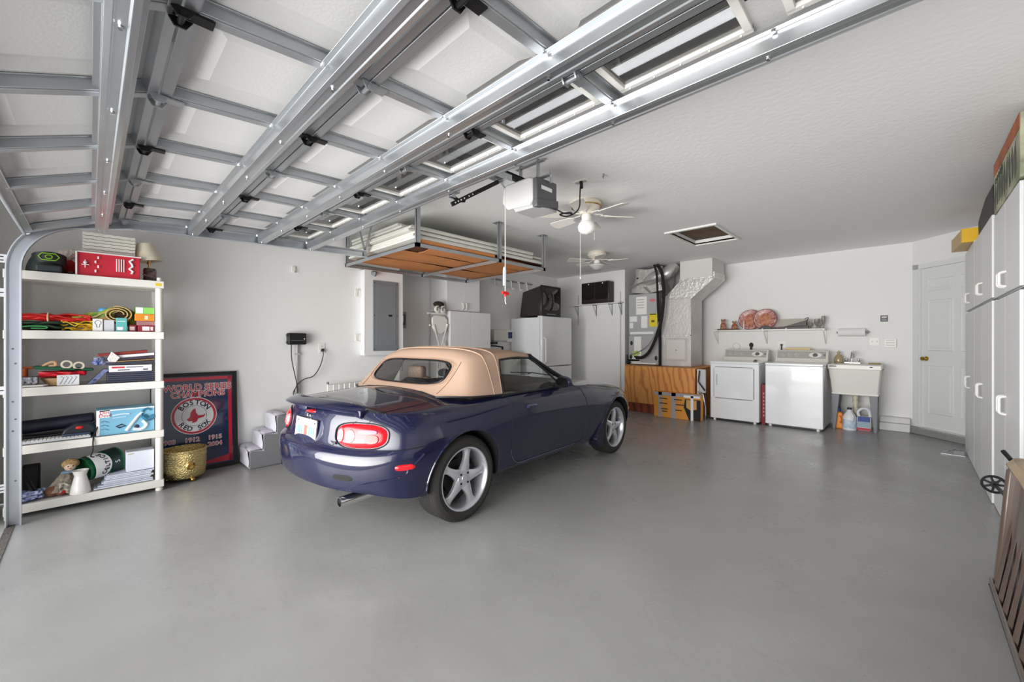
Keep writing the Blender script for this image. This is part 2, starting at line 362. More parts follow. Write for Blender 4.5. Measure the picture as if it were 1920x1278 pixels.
for z_ in (1.81, 1.58, .92, .26):
    bk = part('track_bracket', MB().box(-4.385, -.5, z_-.028, -4.381, -.39, z_+.028).box(-4.385, -.5, z_-.028, -4.33, -.496, z_+.028), mat('bracket_zinc', (214, 216, 218), .35, .5), tr)
    for dz in ((-.012, .012) if z_ in (1.81, .26) else (0,)): part('slot', MB().box(-4.3805, -.48, z_+dz-.003, -4.3795, -.41, z_+dz+.003), ink, bk)
for i, z_ in enumerate((1.2, 1.1, .84, .72, .64, .3)): part('bolt', MB().cyl((-4.378, -.37+(i % 2)*.012, z_), (-4.374, -.37+(i % 2)*.012, z_), .006, n=8), greym, tr)
hg = MB()
hg.box(-4.36, 2.12, 2.2, -4.355, 2.155, 2.26).tube([(-4.37, 2.14, 2.24), (-4.42, 2.06, 2.63)], .012, 4).tube([(-4.37, 2.14, 2.24), (-4.3, 2.2, 2.63)], .012, 4)
part('track_hanger', hg, galv2, tr)
# ---------------------------------------------------------------- door opener
op = thing('garage_door_opener', 'grey and white garage door opener hanging from the ceiling', 'door opener', (-2.1, 2.35, 2.2))
part('housing', MB().prism([(-2.24, 2.42), (-2.2, 2.44), (-1.97, 2.44), (-1.93, 2.42), (-1.93, 2.27), (-1.97, 2.235), (-2.2, 2.25), (-2.25, 2.31)], 'y', 2.2, 2.42), mat('opener_housing', (190, 190, 189), .45), op, bevel=.014)
eb = MB().prism([(2.2, 2.42), (2.43, 2.43), (2.43, 2.26), (2.2, 2.225)], 'x', -1.935, -1.895).prism([(2.19, 2.262), (2.44, 2.30), (2.44, 2.24), (2.19, 2.205)], 'x', -1.93, -1.885)
ec = part('end_cap', eb, mat('opener_end', (88, 88, 90), .4), op, 'dark grey end cap', bevel=.008)
part('nameplate', MB().box(-1.8945, 2.25, 2.345, -1.893, 2.37, 2.372), inkw, ec)
part('light_lens', MB().prism([(-2.15, 2.255), (-1.9, 2.235), (-1.9, 2.215), (-2.13, 2.22)], 'y', 2.22, 2.44), mat('opener_lens', (172, 172, 172), .3), op, 'frosted grey light lens', bevel=.008)
part('rail', MB().box(-2.115, -.42, 2.44, -2.085, 2.3, 2.475).box(-2.12, -.42, 2.475, -2.08, 2.3, 2.48).box(-2.13, -.47, 2.4, -2.07, -.42, 2.52), blackm, op, bevel=.002)
part('trolley', MB().box(-2.14, 1.94, 2.4, -2.06, 2.12, 2.45).cyl((-2.15, 2.03, 2.39), (-2.05, 2.03, 2.39), .01).tube([(-2.1, 2.03, 2.4), (-2.1, 2.07, 2.37), (-2.1, 2.09, 2.36)], .006), galv, op, bevel=.004)
am = MB()
a0, a1 = Vector((-2.1, 2.02, 2.385)), Vector((-2.1, 1.63, 2.14)); d = (a1-a0).normalized(); nn = Vector((0, -d.z, d.y))
am.add([p+nn*s*.014+Vector((xx, 0, 0)) for xx in (-.004, .004) for p in (a0, a1+d*.03) for s in (-1, 1)], [(0, 1, 3, 2), (4, 6, 7, 5), (0, 2, 6, 4), (1, 5, 7, 3), (0, 4, 5, 1), (2, 3, 7, 6)])
cv = catmull([(-2.11, 1.6, 2.24), (-2.11, 1.61, 2.2), (-2.11, 1.66, 2.17), (-2.11, 1.72, 2.18)], 5); am.tube(cv, .013, 6)
arm = part('door_arm', am, blackm, op, bevel=.001)
for q in (.62, .7, .8, .87, .93, .99): p = a0.lerp(a1, q); part('arm_hole', MB().cyl((-2.0955, p.y, p.z), (-2.0945, p.y, p.z), .005, n=10), inkw, arm)
part('hanger_strap', MB().box(-2.2, 2.34, 2.43, -2.19, 2.37, ZC).box(-2.02, 2.34, 2.43, -2.01, 2.37, ZC).box(-2.24, 2.34, 2.6, -1.96, 2.37, 2.605).box(-2.1, 2.3, 2.45, -1.86, 2.33, 2.46).cyl((-1.87, 2.33, 2.4), (-1.87, 2.33, 2.5), .01), galv2, op)
cd = catmull([(-1.9, 2.42, 2.24), (-1.86, 2.47, 2.21), (-1.84, 2.54, 2.22), (-1.88, 2.56, 2.24), (-1.92, 2.5, 2.22), (-1.87, 2.52, 2.2), (-1.85, 2.6, 2.24), (-1.88, 2.7, 2.32), (-1.98, 2.85, 2.47), (-2.03, 2.93, 2.6)], 8)
pc = part('power_cord', MB().tube(cd, .006), blackp, op, 'black power cord')
part('plug', MB().cyl((-2.01, 2.92, 2.56), (-2.03, 2.94, 2.625), .012, .016), blackp, pc)
ot = thing('ceiling_outlet', 'white twin power outlet on the ceiling beside the opener', 'outlet', (-2.04, 2.95, ZC))
part('cover_plate', MB().box(-2.1, 2.91, ZC-.006, -1.97, 2.985, ZC), whitep, ot, bevel=.002)
for xx in (-2.085, -2.02): part('socket', MB().box(xx, 2.93, ZC-.01, xx+.03, 2.965, ZC-.005), mat('socket_grey', (170, 170, 168), .5), ot)
rc = thing('release_cord', 'emergency release cord hanging from the opener with a white tag and red handle', 'cord', (-2.1, 2.09, 1.53))
part('cord', MB().tube([(-2.1, 2.09, 2.36), (-2.1, 2.09, 1.75), (-2.1, 2.09, 1.54), (-2.097, 2.095, 1.52)], .0035, 6), mat('cord_white', (196, 194, 190), .8), rc)
part('tag', MB().prism([(2.078, 1.765), (2.084, 1.79), (2.096, 1.79), (2.102, 1.765), (2.102, 1.655), (2.078, 1.655)], 'x', -2.112, -2.102), mat('tag_blue_white', (214, 222, 238), .5), rc, 'pale blue white paper tag')
part('handle', MB().cyl((-2.1, 2.058, 1.603), (-2.1, 2.122, 1.597), .011).cyl((-2.1, 2.09, 1.612), (-2.1, 2.09, 1.575), .009, .007), mat('red_plastic', (214, 34, 30), .4), rc, 'red T shaped pull handle', bevel=.003)
solo('ceiling_hook', MB().cyl((-1.81, 2.94, ZC), (-1.81, 2.94, ZC-.02), .006, n=8).tube(catmull([(-1.81, 2.94, ZC-.015), (-1.81, 2.94, 2.6), (-1.8, 2.925, 2.585), (-1.8, 2.91, 2.6)], 5), .0035), greym, 'small bare metal hook screwed in the ceiling behind the opener', 'hook')

# ---------------------------------------------------------------- ceiling fans
def fan(x, y, ztop, label, globe, a0, nb):
    t = thing('ceiling_fan', label, 'ceiling fan', (x, y, ztop), 0, None)
    cream = mat('fan_cream', (222, 214, 200), .35)
    P = lambda pr: [(r, z) for r, z in pr]
    part('motor_housing', MB().lathe([(.001, 0), (.125, 0), (.14, -.015), (.145, -.05), (.12, -.085), (.075, -.11), (.07, -.13), (.001, -.13)], None, 32), cream, t, local=True, angle=45)
    part('trim_ring', MB().lathe([(.143, -.05), (.149, -.052), (.149, -.06), (.141, -.062)], None, 32, True), brass if globe else whitep, t, local=True)
    part('switch_cup', MB().lathe([(.001, -.13), (.042, -.13), (.05, -.15), (.046, -.185), (.06, -.19), (.001, -.195)], None, 24), whitep, t, local=True)
    if globe: part('glass_globe', MB().lathe([(.045, -.19), (.075, -.215), (.088, -.25), (.08, -.29), (.05, -.315), (.001, -.325)], None, 24), mat('milk_glass', (245, 243, 240), .12, coat=.6), t, 'white glass ball shade', local=True, angle=60)
    else: part('glass_bowl', MB().lathe([(.001, -.185), (.1, -.19), (.115, -.2), (.113, -.212), (.1, -.225), (.05, -.265), (.001, -.275)], None, 24), mat('milk_glass2', (205, 203, 200), .2), t, 'shallow glass bowl light', local=True, angle=40)
    for i in range(nb):
        Rm = Matrix.Rotation(a0+i*2*math.pi/nb, 4, 'Z')
        b = MB().prism([(.19, -.055), (.44, -.068), (.465, -.056), (.475, -.02), (.475, .02), (.465, .056), (.44, .068), (.19, .055)], 'z', -.004, .004, Rm @ Matrix.Translation((0, 0, -.14)) @ Matrix.Rotation(R(13), 4, 'X'))
        bo = part('blade', b, mat('fan_blade', (226, 222, 214), .45), t, local=True, bevel=.002)
        part('blade_arm', MB().box(.07, -.014, -.128, .16, .014, -.122, Rm).prism([(.15, -.012), (.2, -.035), (.25, -.035), (.25, .035), (.2, .035), (.15, .012)], 'z', -.136, -.130, Rm @ Matrix.Rotation(R(6), 4, 'X')), whitep, bo, local=True)
    if globe:
        part('pull_chain', MB().tube([(-.06, -.02, -.2), (-.06, -.02, -.74)], .0022, 5).cyl((-.06, -.02, -.74), (-.06, -.02, -.76), .006).tube([(.05, .06, -.2), (.05, .06, -.38)], .0016, 5), mat('chain', (222, 220, 214), .5), t, local=True)
    return t
fan(-2.29, 3.41, ZC, 'white ceiling fan with a glass ball light, nearer the opener', True, R(44.2+8), 6)
fan(-3.47, 5.45, ZC, 'white ceiling fan with a shallow bowl light, nearer the closet', False, R(44.2-25), 5)

# ---------------------------------------------------------------- ceiling rack with sheets
rk = thing('overhead_rack', 'galvanized steel storage rack hung from the ceiling', 'rack', (-4.15, 3.1, 2.15))
rx0, rx1, ry = -4.97, -3.4, (2.18, 3.28, 4.08)
def angle_bar(mb, p0, p1, h=.04, t=.004):
    (x0, y0, z0), (x1, y1, z1) = p0, p1
    if abs(x1-x0) > abs(y1-y0): mb.box(x0, y0, z0, x1, y0+t, z0+h).box(x0, y0, z0+h-t, x1, y0+h, z0+h)
    else: mb.box(x0-t, y0, z0, x0, y1, z0+h).box(x0-h, y0, z0+h-t, x0, y1, z0+h)
    return mb
for y_ in ry: part('cross_bar', angle_bar(MB(), (rx0, y_, 2.165), (rx1, y_, 2.165)), galv2, rk)
part('side_rail', angle_bar(MB(), (rx1, 2.18, 2.165), (rx1, 4.12, 2.165)), galv2, rk)
part('side_rail', angle_bar(MB(), (rx0, 2.18, 2.165), (rx0, 4.12, 2.165)), galv2, rk)
for y_ in ry:
    for x_ in (rx0+.02, rx1): part('hanger_post', MB().box(x_-.004, y_, 2.165, x_, y_+.045, ZC).box(x_-.03, y_, 2.165, x_, y_+.004, ZC).box(x_-(.09 if x_ > -4 else .04), y_-.02, ZC-.004, x_+.02, y_+.065, ZC), galv2, rk)
random.seed(3)
def sheet(x0, x1, y0, y1, z, th, m, nm, label, cat, grp, wave=0., ph=0):
    mb = MB(); f = lambda u, v: (x0+(x1-x0)*u, y0+(y1-y0)*v, z+wave*math.sin(u*7+ph)*.6+wave*math.sin(v*9+ph*2+u*3)*.5)
    mb.grid(f, 10, 10); n = len(mb.v); mb.grid(lambda u, v: tuple(a+b for a, b in zip(f(u, v), (0, 0, th))), 10, 10)
    for i in range(10):
        for (a, b) in ((i*11, (i+1)*11), (i*11+10, (i+1)*11+10), (i, i+1), (110+i, 110+i+1)): mb.f.append((a, b, b+n, a+n))
    return solo(nm, mb, m, label, cat, grp, angle=50)
card = mat('cardboard_orange', (205, 134, 78), .8, var=.12, vscale=3); foam = mat('foam_panel_white', (222, 222, 214), .6, var=.06, vscale=4)
sheet(-4.9, -4.42, 2.24, 4.25, 2.222, .006, card, 'cardboard_sheet', 'long orange cardboard strip nearest the left wall, sagging over the rack bars', 'cardboard', 'cardboard sheets on the ceiling rack', .011, 1)
sheet(-4.36, -3.92, 2.3, 4.3, 2.224, .006, card, 'cardboard_sheet', 'long orange cardboard strip in the middle of the rack under the white panels', 'cardboard', 'cardboard sheets on the ceiling rack', .011, 2)
sheet(-3.86, -3.45, 2.5, 4.2, 2.219, .006, card, 'cardboard_sheet', 'long orange cardboard strip along the front rail of the rack', 'cardboard', 'cardboard sheets on the ceiling rack', .01, 3)
sheet(-4.9, -3.46, 2.3, 4.2, 2.248, .004, mat('gap_shade_brown', (92, 50, 30), .9), 'cardboard_sheet', 'dark brown sheet added for the shade in the gaps between the orange strips', 'cardboard', 'cardboard sheets on the ceiling rack', .002, 0)  # added sheet, its dark colour stands in for shade between the strips
sheet(-3.44, -3.425, 2.25, 3.24, 2.207, .04, card, 'cardboard_sheet', 'short orange cardboard piece at the front edge of the ceiling rack under the panels', 'cardboard', 'cardboard sheets on the ceiling rack', .003, 2)
for i in range(8):
    x1 = -3.45-.02*i-(.03 if i % 2 else 0)-(.2 if i > 5 else 0); y0 = 2.2+random.uniform(-.02, .05); y1 = 4.05+random.uniform(-.1, .2)
    lb = ['undermost white panel', 'second white panel from the bottom', 'third white panel from the bottom', 'fourth white panel from the bottom', 'fourth white panel from the top', 'third white panel from the top', 'second white panel from the top', 'topmost white panel'][i]
    sheet(-4.92+.02*(i % 3), x1, y0, y1, 2.258+i*.029, .022, foam, 'panel', lb+' in the stack on the ceiling rack', 'panel', 'white panels stacked on the ceiling rack', .002, i)

# ---------------------------------------------------------------- white plastic shelving, left
shelfw = mat('shelf_resin', (226, 224, 217), .45)
su = thing('shelving_unit', 'white plastic shelving unit with five tiers against the left wall', 'shelves', (-4.73, 0, 0))
SZ = (.093, .51, .92, 1.33, 1.755); sx0, sx1, sy0, sy1 = -4.9, -4.5, -.425, .43
for z in SZ:
    m = MB().box(sx1-.02, sy0, z-.06, sx1, sy1, z).box(sx0, sy0, z-.06, sx0+.02, sy1, z).box(sx0+.02, sy0, z-.06, sx1-.02, sy0+.02, z).box(sx0+.02, sy1-.02, z-.06, sx1-.02, sy1, z).box(sx0+.02, sy0+.02, z-.014, sx1-.02, sy1-.02, z-.004)
    for i in range(1, 6): x = sx0+(sx1-sx0)*i/6; m.box(x-.006, sy0+.02, z-.05, x+.006, sy1-.02, z-.014)
    sh = part('shelf', m, shelfw, su, bevel=.003)
    if z > 1.7: part('price_sticker', MB().box(sx1, .375, z-.042, sx1+.001, .412, z-.018), mat('yellow_sticker', (222, 196, 60), .6), sh)
for x in (sx0+.04, sx1-.03):
    for y in (sy0+.028, sy1-.028):
        m = MB()
        for a, b in zip((0,)+SZ[:-1], SZ): m.cyl((x, y, a), (x, y, b-.061), .026, n=20)
        m.cyl((x, y, SZ[-1]), (x, y, SZ[-1]+.03), .019, .016, n=16)
        part('post', m, shelfw, su, bevel=.002)
TH1 = 'top shelf'
def boxy(name, x0, y0, z0, x1, y1, z1, rgb, label, cat='box', group=None, rough=.55, bevel=.003, rz=0, **k):
    cx, cy = (x0+x1)/2, (y0+y1)/2
    T = Matrix.Translation((cx, cy, 0)) @ Matrix.Rotation(rz, 4, 'Z') @ Matrix.Translation((-cx, -cy, 0)) if rz else None
    return solo(name, MB().box(x0, y0, z0, x1, y1, z1, T), mat('m_'+label[:40].replace(' ', '_'), rgb, rough, **k), label, cat, group, bevel=bevel)
def pl(parent, x, y0, y1, z0, z1, rgb, name='print', th=.001):      # printed patch on a face looking towards +X
    return part(name, MB().box(x-.002, y0, z0, x+th, y1, z1), mat('print_%d_%d_%d' % rgb, rgb, .5), parent)
# --- top tier
z = SZ[4]+.0015
t = thing('tool_bag', 'black and green lantern shaped tool bag on the left of the top shelf', 'bag', (-4.65, -.2, z))
part('bag_body', MB().grid(lambda u, v: (-4.64+.1*math.cos(2*math.pi*u)*(1-.35*v**2)*(1 if v < .98 else .5), -.235+.1*math.sin(2*math.pi*u)*(1-.35*v**2)*(1 if v < .98 else .5), z+.002+.13*v), 24, 8, cu=True).ball((-4.66, -.215, z+.12), .06, (1.2, 1.0, .35)), mat('bag_dark_green', (28, 40, 36), .6), t)
part('front_pocket', MB().box(-4.56, -.28, z+.004, -4.52, -.15, z+.055), mat('pocket_grey', (52, 62, 66), .5), t, bevel=.012)
lp = [(-4.535, -.215+.052*math.cos(a), z+.117+.032*math.sin(a)) for a in [R(q) for q in (0, 50, 130, 180, 230, 310)]]
part('emblem', MB().tube([(p[0]-.012, p[1], p[2]) for p in lp], .0035, 6, True).tube([(-4.545, -.215+.018*math.cos(R(q)), z+.117+.014*math.sin(R(q))) for q in range(0, 360, 40)], .003, 6, True), mat('lime_green', (150, 210, 50), .5), t, 'lime green hexagon emblem')
part('flap', MB().grid(lambda u, v: (-4.63+.085*math.cos(-1.2+2.4*u), -.215+.085*math.sin((-1.2+2.4*u))*1.1, z+.075+.08*v-.02*(abs(u-.5)*2)**2), 14, 5), mat('flap_black', (34, 38, 38), .5), t)
t = thing('plush_figure', 'red and white plush figure slumped between the dark bag and the red box', 'plush toy', (-4.72, -.1, z))
part('body', MB().ball((-4.8, -.11, z+.075), .07, (1, 1.05, 1)), mat('plush_red', (170, 30, 32), .9, bump=.4, bscale=60), t)
part('hat', MB().ball((-4.8, -.11, z+.18), .065, (1, 1.25, .8)).ball((-4.78, -.07, z+.14), .045, (.8, .8, 1.3)), mat('plush_white', (216, 210, 198), .95, bump=.9, bscale=50, bdist=.03), t, 'fluffy white hair and hat')
part('face', MB().ball((-4.735, -.072, z+.178), .018), mat('plush_orange', (196, 110, 62), .8), t)
part('foot', MB().box(-4.62, -.125, z+.002, -4.57, -.088, z+.028), mat('plush_shoe', (60, 40, 30), .7), t, bevel=.01)
t = boxy('carton', -4.72, -.07, z, -4.54, .285, z+.185, (196, 36, 56), 'long red printed carton lying on the top shelf', 'carton', rz=R(-2))
X = -4.531
part('white_edge', MB().box(X-.012, -.082, z+.004, X+.001, -.072, z+.182).box(X-.012, -.07, z+.176, X+.002, .29, z+.184), inkw, t)
for q in range(4): part('print', MB().box(X, .14+q*.014, z+.05, X+.002, .146+q*.014, z+.15), inkw, t)
part('print', MB().tube([(X, .23+.012*math.sin(a*2.3), z+.04+a*.02) for a in range(7)], .008, 6), inkw, t)
part('print', MB().ball((X, -.03, z+.1), .011).box(X, -.05, z+.08, X+.002, -.01, z+.086).cyl((X, -.03, z+.06), (X, -.03, z+.12), .003), inkw, t)
for q in range(4): part('print', MB().box(X, .02+(q % 2)*.015, z+.03+q*.035, X+.002, .03+(q % 2)*.015, z+.05+q*.035), inkw, t)
for i in range(6):
    zz = z+.187+i*.026
    solo('foam_tray', MB().prism([(-.045+k*.3/12, zz+(.0 if k % 2 else .004)) for k in range(13)]+[(.255-k*.3/12, zz+.022+(.0 if k % 2 else .004)) for k in range(13)], 'x', -4.8, -4.58+.004*(i % 3)), mat('foam_tray', (226, 224, 214), .8, bump=.4, bscale=30), ['lowest', 'second lowest', 'third lowest', 'third highest', 'second highest', 'topmost'][i]+' wavy white foam tray stacked on the red carton', 'tray', 'white foam trays on the red carton')
t = thing('table_lamp', 'small table lamp with tilted cream shade at the right end of the top shelf', 'lamp', (-4.66, .35, z))
part('lamp_base', MB().lathe([(.001, 0), (.045, 0), (.048, .01), (.042, .03), (.044, .1), (.038, .115), (.001, .118)], Matrix.Translation((-4.66, .352, z)), 24), mat('lamp_ceramic', (62, 58, 62), .3, var=.6, vscale=30, c2=(150, 120, 110)), t, 'dark patterned ceramic base')
part('neck', MB().cyl((-4.66, .345, z+.115), (-4.66, .345, z+.2), .006).cyl((-4.66, .345, z+.15), (-4.66, .345, z+.17), .013), brass, t)
T = Matrix.Translation((-4.66, .345, z+.185)) @ Matrix.Rotation(R(10), 4, 'X')
part('lamp_shade', MB().lathe([(.1, -.01), (.055, .14), (.054, .14), (.098, -.01)], T, 32, True), mat('shade_cream', (226, 218, 196), .8), t, 'tapered cream fabric shade')
part('cord', MB().tube(catmull([(-4.66, .39, z+.01), (-4.58, .34, z+.03), (-4.55, .3, z+.05), (-4.53, .38, z+.012), (-4.56, .41, z+.01)], 6), .004), blackp, t)
# --- second tier
z = SZ[3]+.0015
def bundle(y0, y1, z0, h, n, r, x0=-4.75, x1=-4.55, sd=0, droop=.01):
    rnd = random.Random(sd); mb = MB()
    for i in range(n):
        x = rnd.uniform(x0, x1); zz = z0+r+rnd.uniform(0, h); pts = []
        for k in range(7): pts.append((x+rnd.uniform(-.02, .02), y0+(y1-y0)*k/6+rnd.uniform(-.008, .008), max(z0+r, zz+rnd.uniform(-droop, droop))))
        mb.tube(catmull(pts, 3), r*rnd.uniform(.6, 1.1), 6)
    return mb
t = thing('folded_tarp', 'folded red tarp tied with a pale cord lying on dark green cloth', 'tarp', (-4.63, -.2, z+.06))
part('cloth', bundle(-.36, .0, z+.065, .04, 22, .011, sd=1), mat('tarp_red', (200, 34, 28), .5), t)
part('tie', MB().tube([(-4.63+.11*math.cos(a), -.22, z+.095+.038*math.sin(a)) for a in [R(q) for q in range(0, 360, 20)]], .005, 6, True), mat('tie_cream', (214, 196, 160), .7), t)
t = thing('folded_cloth', 'dark green folded cloth under the red tarp on the second shelf', 'cloth', (-4.65, -.25, z))
part('cloth', bundle(-.37, -.08, z+.002, .045, 26, .012, sd=2), mat('cloth_green', (30, 52, 34), .7), t)
part('edge', MB().tube(catmull([(-4.54, -.37, z+.02), (-4.535, -.3, z+.03), (-4.53, -.23, z+.028), (-4.53, -.23, z+.015), (-4.53, -.3, z+.014)], 5), .004), mat('edge_green', (70, 160, 90), .6), t)
solo('strap_pile', bundle(-.15, .03, z+.002, .05, 16, .006, -4.62, -4.54, 5, .02), mat('strap_yellow', (222, 176, 40), .6), 'tangle of yellow and orange cord beside the light bulb box', 'cord')
t = thing('rolled_mat', 'rolled green and tan printed mat lying on the second shelf', 'mat', (-4.68, .12, z+.06))
mb = MB()
def roll(u, v):
    a = u*2*math.pi*2.3; rr = .03+.045*u
    return (-4.8+.26*v, .17+rr*math.cos(a)*1.15+.02*math.sin(v*5), z+.135+rr*math.sin(a)*.85)
part('mat', mb.grid(roll, 60, 8), mat('mat_tan', (176, 138, 88), .7, var=1, vscale=9, c2=(60, 120, 40)), t, angle=80)
part('flap', MB().grid(lambda u, v: (-4.8+.24*v, .16-.24*u, z+.165-.06*u-.035*u*u+.008*math.sin(u*14+v*3)), 16, 6).grid(lambda u, v: (-4.8+.245*v, .18-.22*u, z+.075+.02*math.sin(u*6+.5)+.006*math.sin(u*18)), 16, 6), mat('mat_green', (60, 122, 44), .7, var=1, vscale=14, c2=(190, 190, 70)), t, angle=80)
part('edging', MB().tube([Vector(roll(i/60, 1)) for i in range(61)], .004, 5).tube([(-4.56, .16-.24*u, z+.165-.06*u-.035*u*u+.008*math.sin(u*14+3)) for u in [i/16 for i in range(17)]], .0045, 5), mat('edging_tan', (206, 172, 120), .7), t)
part('bubble', MB().ball((-4.6, .075, z+.165), .03, (1, 1.2, .8)), mat('plastic_blue', (90, 160, 210), .2), t)
part('roll_core', MB().cyl((-4.82, .17, z+.135), (-4.575, .17, z+.135), .072, .068, n=24).cyl((-4.6, .17, z+.135), (-4.572, .17, z+.135), .045, n=20), mat('mat_tan'), t)
part('roll_hollow', MB().cyl((-4.58, .165, z+.13), (-4.569, .165, z+.13), .034, n=20), mat('mat_shadow', (60, 44, 30), .9), t)
part('underside', MB().ball((-4.68, .25, z+.09), .075, (1, .7, .8)), mat('mat_green', (60, 122, 44)), t)
part('flap', MB().grid(lambda u, v: (-4.57+.012*math.sin(u*9), .13-.23*u, z+.19-.085*u-(.055-.015*u)*v+.006*math.sin(u*13)), 16, 4), mat('mat_green'), t)
part('flap', MB().grid(lambda u, v: (-4.565+.01*math.sin(u*8), .12-.22*u, z+.125-.055*u-(.03-.01*u)*v), 16, 4), mat('mat_tan'), t)
t = boxy('box', -4.65, .01, z, -4.53, .066, z+.095, (235, 235, 235), 'white light bulb box on the second shelf')
part('picture', MB().tube([(-4.5285, .038+.017*math.cos(a), z+.065+.017*math.sin(a)) for a in [R(q) for q in range(-60, 241, 20)]]+[(-4.5285, .03, z+.03), (-4.5285, .046, z+.03)], .0016, 5, True), greym, t)
boxy('box', -4.65, .072, z, -4.535, .13, z+.088, (205, 208, 214), 'plain pale grey box between the bulb box and the teal box')
t = boxy('box', -4.64, .14, z, -4.53, .205, z+.108, (96, 176, 176), 'teal box on the second shelf')
pl(t, -4.53, .146, .195, z+.078, z+.084, (230, 240, 240)); pl(t, -4.53, .146, .18, z+.01, z+.035, (235, 235, 235))
t = boxy('box', -4.64, .215, z, -4.54, .262, z+.055, (120, 30, 42), 'small dark red box beside the teal box'); pl(t, -4.54, .22, .25, z+.01, z+.04, (200, 180, 180))
t = boxy('box', -4.68, .268, z, -4.53, .371, z+.05, (150, 40, 54), 'red and white box at the bottom of the right hand stack', group='boxes stacked on the second shelf'); pl(t, -4.53, .295, .34, z+.008, z+.042, (232, 228, 228)); pl(t, -4.53, .346, .362, z+.01, z+.04, (225, 215, 215))
boxy('box', -4.68, .262, z+.051, -4.535, .38, z+.088, (158, 110, 110), 'dull red box second from the bottom of the right hand stack', group='boxes stacked on the second shelf')
t = boxy('box', -4.68, .25, z+.089, -4.53, .371, z+.145, (226, 136, 40), 'orange box second from the top of the right hand stack', group='boxes stacked on the second shelf'); pl(t, -4.53, .31, .33, z+.1, z+.13, (240, 220, 190))
t = boxy('box', -4.68, .255, z+.146, -4.53, .371, z+.2, (140, 206, 100), 'green and white box on top of the right hand stack', group='boxes stacked on the second shelf'); pl(t, -4.53, .256, .3, z+.15, z+.198, (235, 240, 230))
# --- third tier
z = SZ[2]+.0015
solo('plastic_tray', MB().prism([(-4.7, -.36), (-4.53, -.36), (-4.53, -.24), (-4.6, -.22), (-4.7, -.24)], 'z', z, z+.014), whitep, 'flat white plastic tray at the left of the third shelf', 'tray', bevel=.004)
solo('pattern_box', MB().box(-4.68, -.37, z+.016, -4.55, -.27, z+.07, Matrix.Identity(4)), mat('houndstooth', (190, 192, 200), .5, var=1, vscale=60, c2=(30, 30, 36)), 'small black and white patterned box on the white lid', 'box', bevel=.004)
solo('wooden_spool', MB().cyl((-4.66, -.34, z+.071), (-4.66, -.34, z+.13), .018).cyl((-4.7, -.4, z+.133), (-4.64, -.25, z+.136), .009), mat('spool_orange', (190, 96, 44), .6), 'orange wooden handle resting on the patterned box', 'handle')
solo('wicker_bowl', MB().lathe([(.001, 0), (.06, .0), (.095, .05), (.09, .055), (.055, .008), (.001, .008)], Matrix.Translation((-4.66, -.17, z)), 28), mat('wicker_tan', (190, 158, 116), .7, bump=.6, bscale=70), 'tan shallow bowl under the red bag on the third shelf', 'bowl')
solo('plastic_bag', bundle(-.26, -.03, z+.06, .028, 12, .011, -4.7, -4.56, 11, .004), mat('bag_red', (200, 24, 44), .3), 'shiny red plastic bag on the tan bowl', 'bag')
solo('green_case', MB().prism([(-.3, z+.14), (-.29, z+.15), (.01, z+.118), (.02, z+.105), (0, z+.098), (-.28, z+.125)], 'x', -4.74, -4.58), mat('case_green', (28, 92, 62), .35), 'slim dark green case laid over the red bag', 'case', bevel=.006)
t = boxy('box', -4.63, -.175, z, -4.53, -.06, z+.078, (232, 234, 238), 'small white box with a line drawing on the third shelf')
for q in range(4): part('drawing', MB().tube([(-4.529, -.16+q*.02, z+.012), (-4.529, -.14+q*.022, z+.06), (-4.529, -.155+q*.024, z+.066)], .0014, 4), mat('print_grey', (90, 92, 100), .6), t)
tp = mat('tape_white', (222, 212, 190), .5)
def ring(y, zz, r, lab):
    solo('tape_roll', MB().lathe([(r, -.02), (r, .02), (r*.62, .02), (r*.62, -.02)], Matrix.Translation((-4.6, y, zz)) @ Matrix.Rotation(R(90), 4, 'Y'), 28, True), tp, lab, 'tape roll', 'tape rolls on the green case')
ring(-.128, z+.155, .032, 'left of the two white tape rolls standing on the green case'); ring(-.065, z+.142, .032, 'right of the two white tape rolls standing on the green case')
solo('spring_clip', MB().tube(catmull([(-4.6, -.25, z+.145), (-4.6, -.215, z+.17), (-4.6, -.19, z+.175), (-4.6, -.185, z+.15), (-4.6, -.22, z+.145)], 4), .009), mat('putty', (214, 170, 130), .5), 'pale orange curled clip at the left of the tape rolls', 'clip')
# disc cases and books on the right
for i in range(5):
    solo('disc_case', MB().box(-4.73, .09, z+.002+i*.0165, -4.54, .371-.004*(i % 2), z+.0165+i*.0165), mat('case_slate', (62, 66, 82), .35), ['lowest', 'second lowest', 'middle', 'second highest', 'highest'][i]+' of the five dark slate plastic cases piled on the third shelf', 'case', 'dark plastic cases on the third shelf', bevel=.002)
t = boxy('box', -4.73, .1, z+.086, -4.53, .355, z+.138, (228, 230, 236), 'white boxed videotape with red and grey print on the slate cases')
pl(t, -4.53, .115, .19, z+.115, z+.128, (196, 50, 60)); pl(t, -4.53, .2, .3, z+.118, z+.126, (120, 120, 130)); pl(t, -4.53, .15, .22, z+.096, z+.104, (80, 82, 90)); pl(t, -4.53, .3, .33, z+.095, z+.106, (90, 90, 100))
def slanted(nm, y0, y1, za, zb, th, rgb, lab, x0=-4.74, x1=-4.55, cat='book'):
    b = [(x0, y0, za), (x1, y0, za), (x1, y1, zb), (x0, y1, zb)]
    return solo(nm, MB().hexa(b, [(p[0], p[1], p[2]+th) for p in b]), mat('bk_'+lab[:30].replace(' ', '_'), rgb, .45), lab, cat, 'books and folders leaning on the third shelf', bevel=.002)
slanted('folder', .08, .37, z+.140, z+.152, .022, (58, 62, 76), 'dark grey folder lying on the boxed videotape', cat='folder')
slanted('envelope', .11, .37, z+.163, z+.178, .006, (190, 150, 90), 'thin tan envelope on the dark grey folder', x1=-4.54, cat='envelope')
